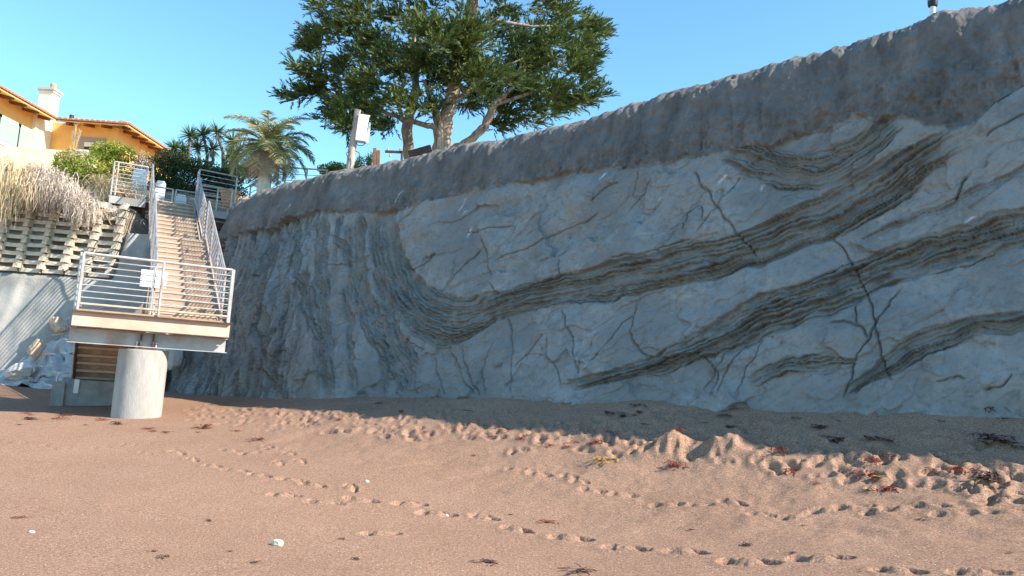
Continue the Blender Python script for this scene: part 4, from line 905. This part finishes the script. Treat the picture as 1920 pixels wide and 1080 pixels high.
trunk, path = stem([(826, 325, 40), (828, 278, 34), (834, 235, 29), (845, 190, 25), (858, 130, 27), (872, 75, 26), (884, 20, 26), (893, -60, 18), (900, -130, 8)], YT, 'trunk', tr)
for pth in ([(822, 300, 18), (822, 250, 20), (818, 215, 15), (806, 180, 9), (796, 150, 5)], [(838, 284, 15), (872, 269, 15), (900, 248, 16), (917, 220, 17), (928, 195, 13), (948, 174, 9), (985, 150, 5)], [(824, 240, 13), (795, 233, 11), (760, 225, 9), (720, 210, 8), (690, 196, 6), (640, 180, 3)],
            [(850, 190, 12), (885, 165, 8), (930, 130, 5), (980, 110, 3)], [(866, 100, 10), (830, 60, 8), (790, 40, 5), (720, 30, 3)], [(876, 60, 10), (930, 40, 8), (1000, 50, 5), (1080, 50, 3)], [(858, 130, 9), (800, 110, 7), (740, 100, 5), (650, 100, 3)], [(930, 195, 9), (980, 180, 7), (1050, 150, 4), (1100, 120, 2)]):
    stem(pth, YT + random.uniform(-.5, .3), 'branch', tr)
right = [p for p in PADS if p[0] > 770]; left = [p for p in PADS if p[0] <= 770]
cypress(right, YT, tr, 5)
cypress([(846, 112, 40), (880, 98, 36), (832, 138, 34), (800, 62, 44), (868, 60, 30), (905, 60, 40), (790, 20, 40), (925, 150, 36), (880, 135, 30)], YT - 1.6, tr, 15)
t2 = thing('cypress_tree', at(768, 305, YT + .9) - EZ * .8, 'slimmer cypress with a grey trunk left of the forked cypress', 'tree')
stem([(769, 325, 24), (767, 290, 21), (763, 245, 21), (771, 205, 18), (778, 165, 14), (780, 110, 10), (770, 40, 6), (760, -60, 3)], YT + .9, 'trunk', t2)
for pth in ([(764, 245, 9), (752, 215, 8), (745, 190, 6), (735, 160, 3)], [(775, 190, 8), (740, 160, 6), (690, 150, 4), (620, 150, 2)], [(779, 140, 7), (730, 90, 5), (680, 70, 3), (610, 60, 2)]): stem(pth, YT + .9, 'branch', t2)
cypress(left, YT + .3, t2, 6)

# ---- palm
Yp = 24.3; pm = thing('palm_tree', at(497, 345, Yp), 'feathery yellow green palm behind the cliff-top railing', 'tree')
pc_ = at(503, 272, Yp)
put('trunk', MB().tube([at(490, 370, Yp), at(495, 335, Yp), at(500, 300, Yp), pc_], [.17, .19, .17, .10], 12, wob=.05), M['palm_trunk'], pm)
lr = np.random.default_rng(3)
for k in range(44):
    a = k * 2.399 + lr.uniform(-.2, .2); el = [1.3, 1.05, .85, .65, .5, .35, .15, -.05, -.3, -.6, -.8][min(10, k // 4)] + lr.uniform(-.12, .12); dead = k >= 36
    L = lr.uniform(1.35, 1.75) * (.75 if dead else 1); dh = np.array([math.cos(a), math.sin(a), 0]); p = pc_.copy(); rach = [p]; th_ = el; ns = 14
    for s in range(ns):
        th_ -= (.105 if not dead else .08) * (.5 + s / ns); p = p + (dh * math.cos(th_) + EZ * math.sin(th_)) * L / ns; rach.append(p)
    rach = np.array(rach); fr = put('frond', MB().tube(rach, list(np.linspace(.022, .004, ns + 1)), 5, caps=False), M['palm_dead'] if dead else M['palm'], pm)
    t = np.repeat(np.linspace(.08, .99, 46), 2); b = np.stack([np.interp(t * ns, np.arange(ns + 1), rach[:, j]) for j in range(3)], 1); tg = np.gradient(rach, axis=0); tg = np.stack([np.interp(t * ns, np.arange(ns + 1), tg[:, j]) for j in range(3)], 1); tg /= np.linalg.norm(tg, axis=1, keepdims=True)
    sd = np.cross(tg, EZ); sd /= np.linalg.norm(sd, axis=1, keepdims=True) + 1e-9; sg_ = np.where(np.arange(len(t)) % 2 == 0, 1, -1)[:, None]
    d = sd * sg_ * .8 + tg * .65 + EZ * .22 + lr.normal(size=b.shape) * .10; d /= np.linalg.norm(d, axis=1, keepdims=True)
    blades('leaflets', b, d, .46 * np.sin(np.clip(t, .1, 1) * math.pi * .86 + .25), (.036), M['palm_dead'] if dead else M['palm'], fr, droop=.35, seg=2, seed=k)

# ---- tree yuccas
def yucca(label, Y, stems, seed, light=False):
    lr = np.random.default_rng(seed); b0 = stems[0][0]; y = thing('yucca_tree', at(b0[0], b0[1] + 20, Y), label, 'tree', 'tree yuccas above the hedge')
    for pth in stems:
        pts = [at(px, py, Y + lr.uniform(-.3, .3)) for px, py in pth]; put('stem', MB().tube(pts, list(np.linspace(.085, .05, len(pts))), 8, wob=.08, seed=seed), M['twig'], y)
        n = 95; d = rand_dirs(n, lr, .35); d = d[d[:, 2] > -.75]; blades('rosette', np.repeat(pts[-1][None], len(d), 0) + d * .03, d, lr.uniform(.38, .64, len(d)), .05, M['yucca_light'] if light else M['yucca'], y, droop=.12, seg=2, seed=seed)
        d = rand_dirs(40, lr, -.8); d = d[d[:, 2] < .1]; blades('dead_skirt', np.repeat((pts[-1] * .85 + pts[-2] * .15)[None], len(d), 0), d, lr.uniform(.25, .4, len(d)), .035, M['twig'] if not light else M['dry'], y, droop=.25, seg=2, seed=seed + 1)
Yy = 31.5
yucca('tree yucca with two spiky heads at the left end of the hedge', Yy, [[(352, 318), (354, 285), (356, 254)], [(356, 320), (348, 300), (343, 282)], [(350, 318), (336, 300), (327, 278)]], 11)
yucca('tree yucca with crowded spiky heads in the middle above the hedge', Yy + .6, [[(386, 320), (389, 290), (381, 252)], [(372, 320), (374, 298), (371, 276)], [(392, 318), (400, 300), (398, 280)]], 12)
yucca('tallest tree yucca with bent stem next to the palm', Yy + .2, [[(419, 320), (418, 285), (406, 248)], [(419, 318), (428, 290), (436, 264)], [(424, 318), (434, 305), (437, 290)]], 13)
yucca('low yellowing yucca between hedge and palm', Yy - 1.6, [[(440, 340), (440, 325), (440, 308)], [(452, 340), (458, 330), (460, 318)]], 14, True)

# ---- shrubs
def shrub(name, label, c, r, n, size, m, seed, stems=8, cat='shrub', up=.3, lumps=16):
    lr = np.random.default_rng(seed); c = np.asarray(c, float); r = np.asarray(r, float); s = thing(name, c - EZ * r[2], label, cat)
    leaves('foliage', blob_points(c, r, n, lr, lumps), size, m, s, seed, up)
    mb_ = MB()
    for k in range(stems):
        d = rand_dirs(1, lr, .5)[0]; p0_ = c - EZ * r[2]; p1_ = c + d * r * .4; p2_ = c + d * r * .85; mb_.tube([p0_ + d * .1, p1_, p2_], [.035, .022, .008], 5, caps=False)
    put('stems', mb_, M['twig'], s); return s
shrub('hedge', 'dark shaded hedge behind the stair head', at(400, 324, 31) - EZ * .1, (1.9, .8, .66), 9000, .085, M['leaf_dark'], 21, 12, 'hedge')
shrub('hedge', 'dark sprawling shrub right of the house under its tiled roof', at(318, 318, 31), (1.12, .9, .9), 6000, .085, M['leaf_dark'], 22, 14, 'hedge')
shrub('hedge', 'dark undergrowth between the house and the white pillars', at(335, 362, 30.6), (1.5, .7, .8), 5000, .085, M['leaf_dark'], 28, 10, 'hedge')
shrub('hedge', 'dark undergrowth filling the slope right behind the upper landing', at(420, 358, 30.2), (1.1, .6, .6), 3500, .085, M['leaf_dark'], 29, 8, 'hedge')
shrub('green_shrub', 'bright yellow green shrub in front of the house', at(152, 320, 26.5), (1.25, .8, .75), 7500, .075, M['leaf_green'], 23)
shrub('green_shrub', 'olive green shrub higher up against the front wing of the house', at(212, 292, 28), (.85, .8, .55), 4200, .075, M['leaf_green'], 24)
shrub('green_shrub', 'small dark green shrub top between railing and utility pole', at(625, 322, 29), (.75, .5, .34), 2600, .08, M['leaf_green'], 25)
shrub('green_shrub', 'small shrub just right of the utility pole foot', at(672, 312, 28.5), (.28, .3, .38), 900, .07, M['leaf_green'], 26, 4)
shrub('green_shrub', 'thin pale shrub peeking over the rim beside the timber posts', at(692, 302, 28.5), (.22, .2, .42), 420, .07, M['leaf_green'], 27, 4)
def dry_grass(label, c, n, L, m, seed, up=.5, droop=.6, wd=.016, spread=.35):
    lr = np.random.default_rng(seed); g = thing('dry_grass', np.asarray(c, float), label, 'grass'); d = rand_dirs(n, lr, up); d[:, 2] = np.abs(d[:, 2]); b = np.asarray(c) + lr.normal(size=(n, 3)) * spread * np.array([1, 1, .3])
    blades('blades', b, d, lr.uniform(.5, 1, n) * L, wd, m, g, droop, 4, seed); return g
dry_grass('straw coloured ornamental grass tuft left of the upper stair railing', at(212, 352, 26.0), 900, 1.25, M['straw'], 31, .55, .75)
g = dry_grass('pale plume grass in front of the house window', at(140, 305, 26.5), 200, .9, M['straw'], 32, 1.0, .35, spread=.2)
for x, y in ((142, 238), (150, 247), (138, 250)):
    a = at(136, 300, 26.5); b = at(x, y, 26.5); lr = np.random.default_rng(int(x)); t = lr.uniform(.55, 1, 120); put('plume', MB().tube([a, (a + b) / 2, b], .008, 5), M['straw'], g)
    blades('plume_hair', a + (b - a) * t[:, None], unit(b - a) + lr.normal(size=(120, 3)) * .25, .16, .014, M['straw'], g, .3, 2, 5)
shrub('green_shrub', 'dull olive shrub behind the left upper railing and the bright pillar', at(240, 345, 28.9), (.85, .6, .65), 3600, .08, M['leaf_green'], 34)
shrub('dead_shrub', 'leafless grey twiggy shrub behind the left upper railing', at(262, 312, 28.7), (.62, .5, .55), 900, .05, M['dry_grey'], 33, 60)
# dead growth hanging over the crib wall
def hanging(label, px0, px1, ytop, ybot, Y, n, m, seed):
    lr = np.random.default_rng(seed); h = thing('hanging_growth', at((px0 + px1) / 2, ybot[0], Y), label, 'plant'); B, D_, L_ = [], [], []
    nclump = 26
    for k in range(nclump):
        x = lr.uniform(px0, px1); t = (x - px0) / (px1 - px0); yt = np.interp(t, [0, .35, .7, 1], ytop) + lr.uniform(0, 26); p = at(x, yt, Y + lr.uniform(-.3, .45)); ln = (np.interp(t, [0, .35, .7, 1], ybot) - yt) * Y / FPX * lr.uniform(.45, 1.05)
        q = p + lr.normal(size=(n // nclump, 3)) * np.array([.16, .16, .12]); d = lr.normal(size=(len(q), 3)) * .35 + np.array([.1, -.28, .05]); B.append(q); D_.append(d / np.linalg.norm(d, axis=1, keepdims=True)); L_.append(np.clip(ln, .3, 1.9) * lr.uniform(.3, 1., len(q)))
    B = np.concatenate(B); D_ = np.concatenate(D_); L_ = np.concatenate(L_)
    nn = len(B); seg = 4; V = np.zeros((nn, 10, 3)); side = np.cross(D_, EZ) + lr.normal(size=(nn, 3)) * .4; side /= np.linalg.norm(side, axis=1, keepdims=True)
    for s in range(5):
        t = s / 4; p = B + D_ * (.22 * math.sin(min(1, t * 2.2) * 1.57)) + np.array([0, 0, -1.]) * (L_ * t ** 1.35)[:, None] + side * (.05 * lr.normal(size=(nn, 1)) * t); w = .017 * (1 - .7 * t); V[:, 2 * s] = p + side * w / 2; V[:, 2 * s + 1] = p - side * w / 2
    q = np.array([[2 * k, 2 * k + 1, 2 * k + 3, 2 * k + 2] for k in range(4)]); F = (np.arange(nn)[:, None, None] * 10 + q[None]).reshape(-1, 4)
    put('strands', None, m, h, V=V.reshape(-1, 3), F=F)
    lv = blob_points(at((px0 + px1) / 2, np.mean(ytop) + 22, Y + .25), ((px1 - px0) * Y / FPX * .55, .5, .45), 2500, lr, 14); leaves('dead_leaves', lv, .07, m, h, seed)
hanging('grey brown dead creeper hanging over the right end of the crib wall', 66, 164, (312, 326, 345, 378), (405, 412, 425, 420), 22.3, 3800, M['dry_grey'], 41)
hanging('straw coloured dead creeper hanging over the crib wall at the left edge', -60, 70, (300, 300, 306, 318), (425, 430, 435, 405), 22.1, 4600, M['dry'], 42)
dry_grass('sparse dead stalks between crib wall and stair support post', at(196, 405, 23.0), 260, .8, M['dry_grey'], 43, .2, .9)

# ------------------------------------------------------------------ seaweed, stones and shells on the sand
def weed_mesh(seed, n, spread, L, wd, h):
    lr = np.random.default_rng(seed); mb_ = MB()
    for k in range(n):
        a = lr.uniform(0, 6.28); p = np.append(lr.normal(size=2) * spread * .45, 0.0); pts = []; z = lr.uniform(.004, h)
        for s in range(5): pts.append(np.array([p[0], p[1], max(.003, z * math.sin(.4 + s * .62))])); a += lr.normal() * .7; p = p + np.array([math.cos(a), math.sin(a), 0]) * L / 4
        pts = np.array(pts); sd = np.stack([-np.gradient(pts[:, 1]), np.gradient(pts[:, 0]), lr.normal(size=5) * .02], 1); sd /= np.linalg.norm(sd, axis=1, keepdims=True) + 1e-9; w = wd * lr.uniform(.5, 1.2) * np.array([.5, 1, 1, .8, .2])[:, None]
        V = np.empty((10, 3)); V[0::2] = pts + sd * w / 2; V[1::2] = pts - sd * w / 2; mb_.add(V, [(2 * i, 2 * i + 1, 2 * i + 3, 2 * i + 2) for i in range(4)])
    return mb_
proto = {}
for key, m in (('red', 'weed_red'), ('dark', 'weed_dark'), ('gold', 'weed_gold')):
    for s in range(4):
        mb_ = weed_mesh(100 + s * 7 + len(key), [9, 16, 26, 12][s], .11, .22, .030, [.03, .06, .09, .04][s]); proto[key, s] = raw_mesh('seaweed', mb_.verts(), mb_.f, M[m])
def weed(px, py, key, s, scale, label, group=None):
    g = ground(px, py); o = bpy.data.objects.new('seaweed', proto[key, s % 4]); COL.objects.link(o); o.location = (g[0], g[1], sand_at(g[0], g[1]) + .004); o.rotation_euler = (0, 0, random.uniform(0, 6.3)); k = scale * random.uniform(.9, 1.1); o.scale = (k, k, k)
    return tag(o, label, 'seaweed', group)
weed(1858, 912, 'dark', 2, .9, 'large dark clump of dried kelp at the far right of the sunlit sand'); weed(1658, 921, 'red', 2, .85, 'reddest branching seaweed tuft on smooth sand below the churned belt at right')
weed(1632, 892, 'red', 2, .9, 'red seaweed tuft with a golden strand on the churned sand'); weed(1652, 902, 'gold', 0, .5, 'small golden kelp strand beside the red seaweed tuft')
weed(1490, 888, 'red', 1, .8, 'round dark red seaweed tuft in the churned sand right of the mounds'); weed(1270, 880, 'red', 2, .8, 'red seaweed at the foot of the larger sand mound'); weed(1135, 868, 'gold', 1, .9, 'golden kelp strands left of the sand mounds'); weed(1800, 894, 'red', 1, .7, 'long reddish seaweed heap near the dark kelp at right')
weed(1030, 980, 'red', 0, .6, 'flat brick red seaweed blade alone in the foreground footprints'); weed(380, 804, 'red', 2, .8, 'orange red seaweed clump nearest in front of the pillar'); weed(480, 827, 'red', 1, .8, 'dark red seaweed clump on smooth sand right of the pillar')
weed(1860, 778, 'dark', 2, 1.0, 'largest brown kelp heap in the cliff shadow at right'); weed(1570, 828, 'dark', 2, .9, 'dark seaweed ball at the edge of the cliff shadow'); weed(1645, 829, 'dark', 1, .9, 'wide dark seaweed clump in shadow beside the seaweed ball'); weed(1865, 834, 'dark', 2, 1.1, 'black seaweed tuft in the shadow above the lit sand at right')
weed(905, 1055, 'dark', 0, .6, 'small dark seaweed scrap at the bottom of the foreground'); weed(1090, 1070, 'dark', 3, .7, 'thin curved seaweed stalk at the bottom edge'); weed(40, 972, 'red', 0, .45, 'small purple red seaweed scrap at the left edge'); weed(1630, 967, 'gold', 0, .5, 'curled pale golden strand standing among the right footprints')
ONES = ['', 'first', 'second', 'third', 'fourth', 'fifth', 'sixth', 'seventh', 'eighth', 'ninth', 'tenth', 'eleventh', 'twelfth', 'thirteenth', 'fourteenth', 'fifteenth', 'sixteenth', 'seventeenth', 'eighteenth', 'nineteenth']
def nth(n):
    if n < 20: return ONES[n]
    t = ['', '', 'twent', 'thirt', 'fort', 'fift'][n // 10]; return t + 'ieth' if n % 10 == 0 else t + 'y-' + ONES[n % 10]
def scatter(n, x0, x1, fy, key, smin, smax, text, group):
    for k, px in enumerate(sorted(random.uniform(x0, x1) for _ in range(n))):
        weed(px, fy(px), key if isinstance(key, str) else key[k % 2], k, random.uniform(smin, smax), text.replace('#', nth(k + 1)), group)
scatter(26, 700, 1915, lambda x: random.uniform(752, shadow_y(x) - 12), 'dark', .3, .7, '# dark seaweed scrap from the left on the shaded sand under the cliff', 'seaweed in the cliff shadow')
scatter(36, 330, 1915, lambda x: shadow_y(x) + random.uniform(6, 75) * random.uniform(.4, 1), 'red', .25, .55, '# small red seaweed scrap from the left on the sunlit churned sand', 'red seaweed on the sunlit sand')
scatter(14, 5, 330, lambda x: random.uniform(772, 800) if x < 215 else random.uniform(790, 815), ('dark', 'red'), .35, .8, '# small seaweed scrap from the left on the sand around the pillar foot', 'seaweed near the pillar')
scatter(16, 20, 1900, lambda x: random.uniform(930, 1070), 'dark', .15, .3, '# tiny dark seaweed fleck from the left on the smooth foreground sand', 'seaweed flecks in the foreground')
def stone(px, py, r, m, label, seed, name='pebble', cat='pebble', group=None, flat=.6):
    g = ground(px, py); return boulder([g[0], g[1], sand_at(g[0], g[1]) + r * flat * .35], r, r * .75, r * flat, seed, m, name, label, cat, group, n=(10, 7))
stone(520, 1024, .075, M['stone'], 'angular tan stone lying alone on the left foreground sand', 51, 'beach_stone', 'stone', flat=.5)
stone(688, 904, .035, M['pebble'], 'small flat white pebble above the footprint trail', 52); stone(836, 962, .045, M['pebble'], 'grey white pebble in a footprint of the main trail', 53); stone(58, 1002, .03, M['pebble'], 'tiny white pebble at the left of the foreground', 54)
# broken shells, too small to count
lr = np.random.default_rng(9); V = []
for k in range(700):
    px = lr.uniform(0, 1920); py = lr.uniform(790, 1078) if k % 3 else shadow_y(px) + lr.uniform(-50, 70)
    if py > 1080: continue
    d = FW * FPX + RT * (px - 960) - UP * (py - 540); zg = .5
    for _ in range(10): P = EYE + d * ((zg - EYE[2]) / d[2]); zg = .5 * zg + .5 * float(sand_z(np.clip(P[0], -17, 12), np.clip(P[1], 2, 24))[0])
    if not (3 < P[1] < 24): continue
    i = None; s = lr.uniform(.003, .008); a = lr.uniform(0, 6.28); q = np.array([P[0], P[1], 0]); V.append([q + [s * math.cos(a), s * math.sin(a), 0], q + [-s * math.sin(a), s * math.cos(a), .5 * s], q + [-s * math.cos(a), -s * math.sin(a), 0], q + [s * math.sin(a), -s * math.cos(a), .6 * s]])
V = np.array(V)
cen = V.mean(1)
for k in range(len(V)): V[k, :, 2] += sand_at(cen[k, 0], cen[k, 1]) + .004
o = put('shell_grit', None, M['shell'], V=V.reshape(-1, 3), F=np.arange(len(V) * 4).reshape(-1, 4)); o['kind'] = 'stuff'; tag(o, 'white broken shell bits scattered over the sand', 'shells')
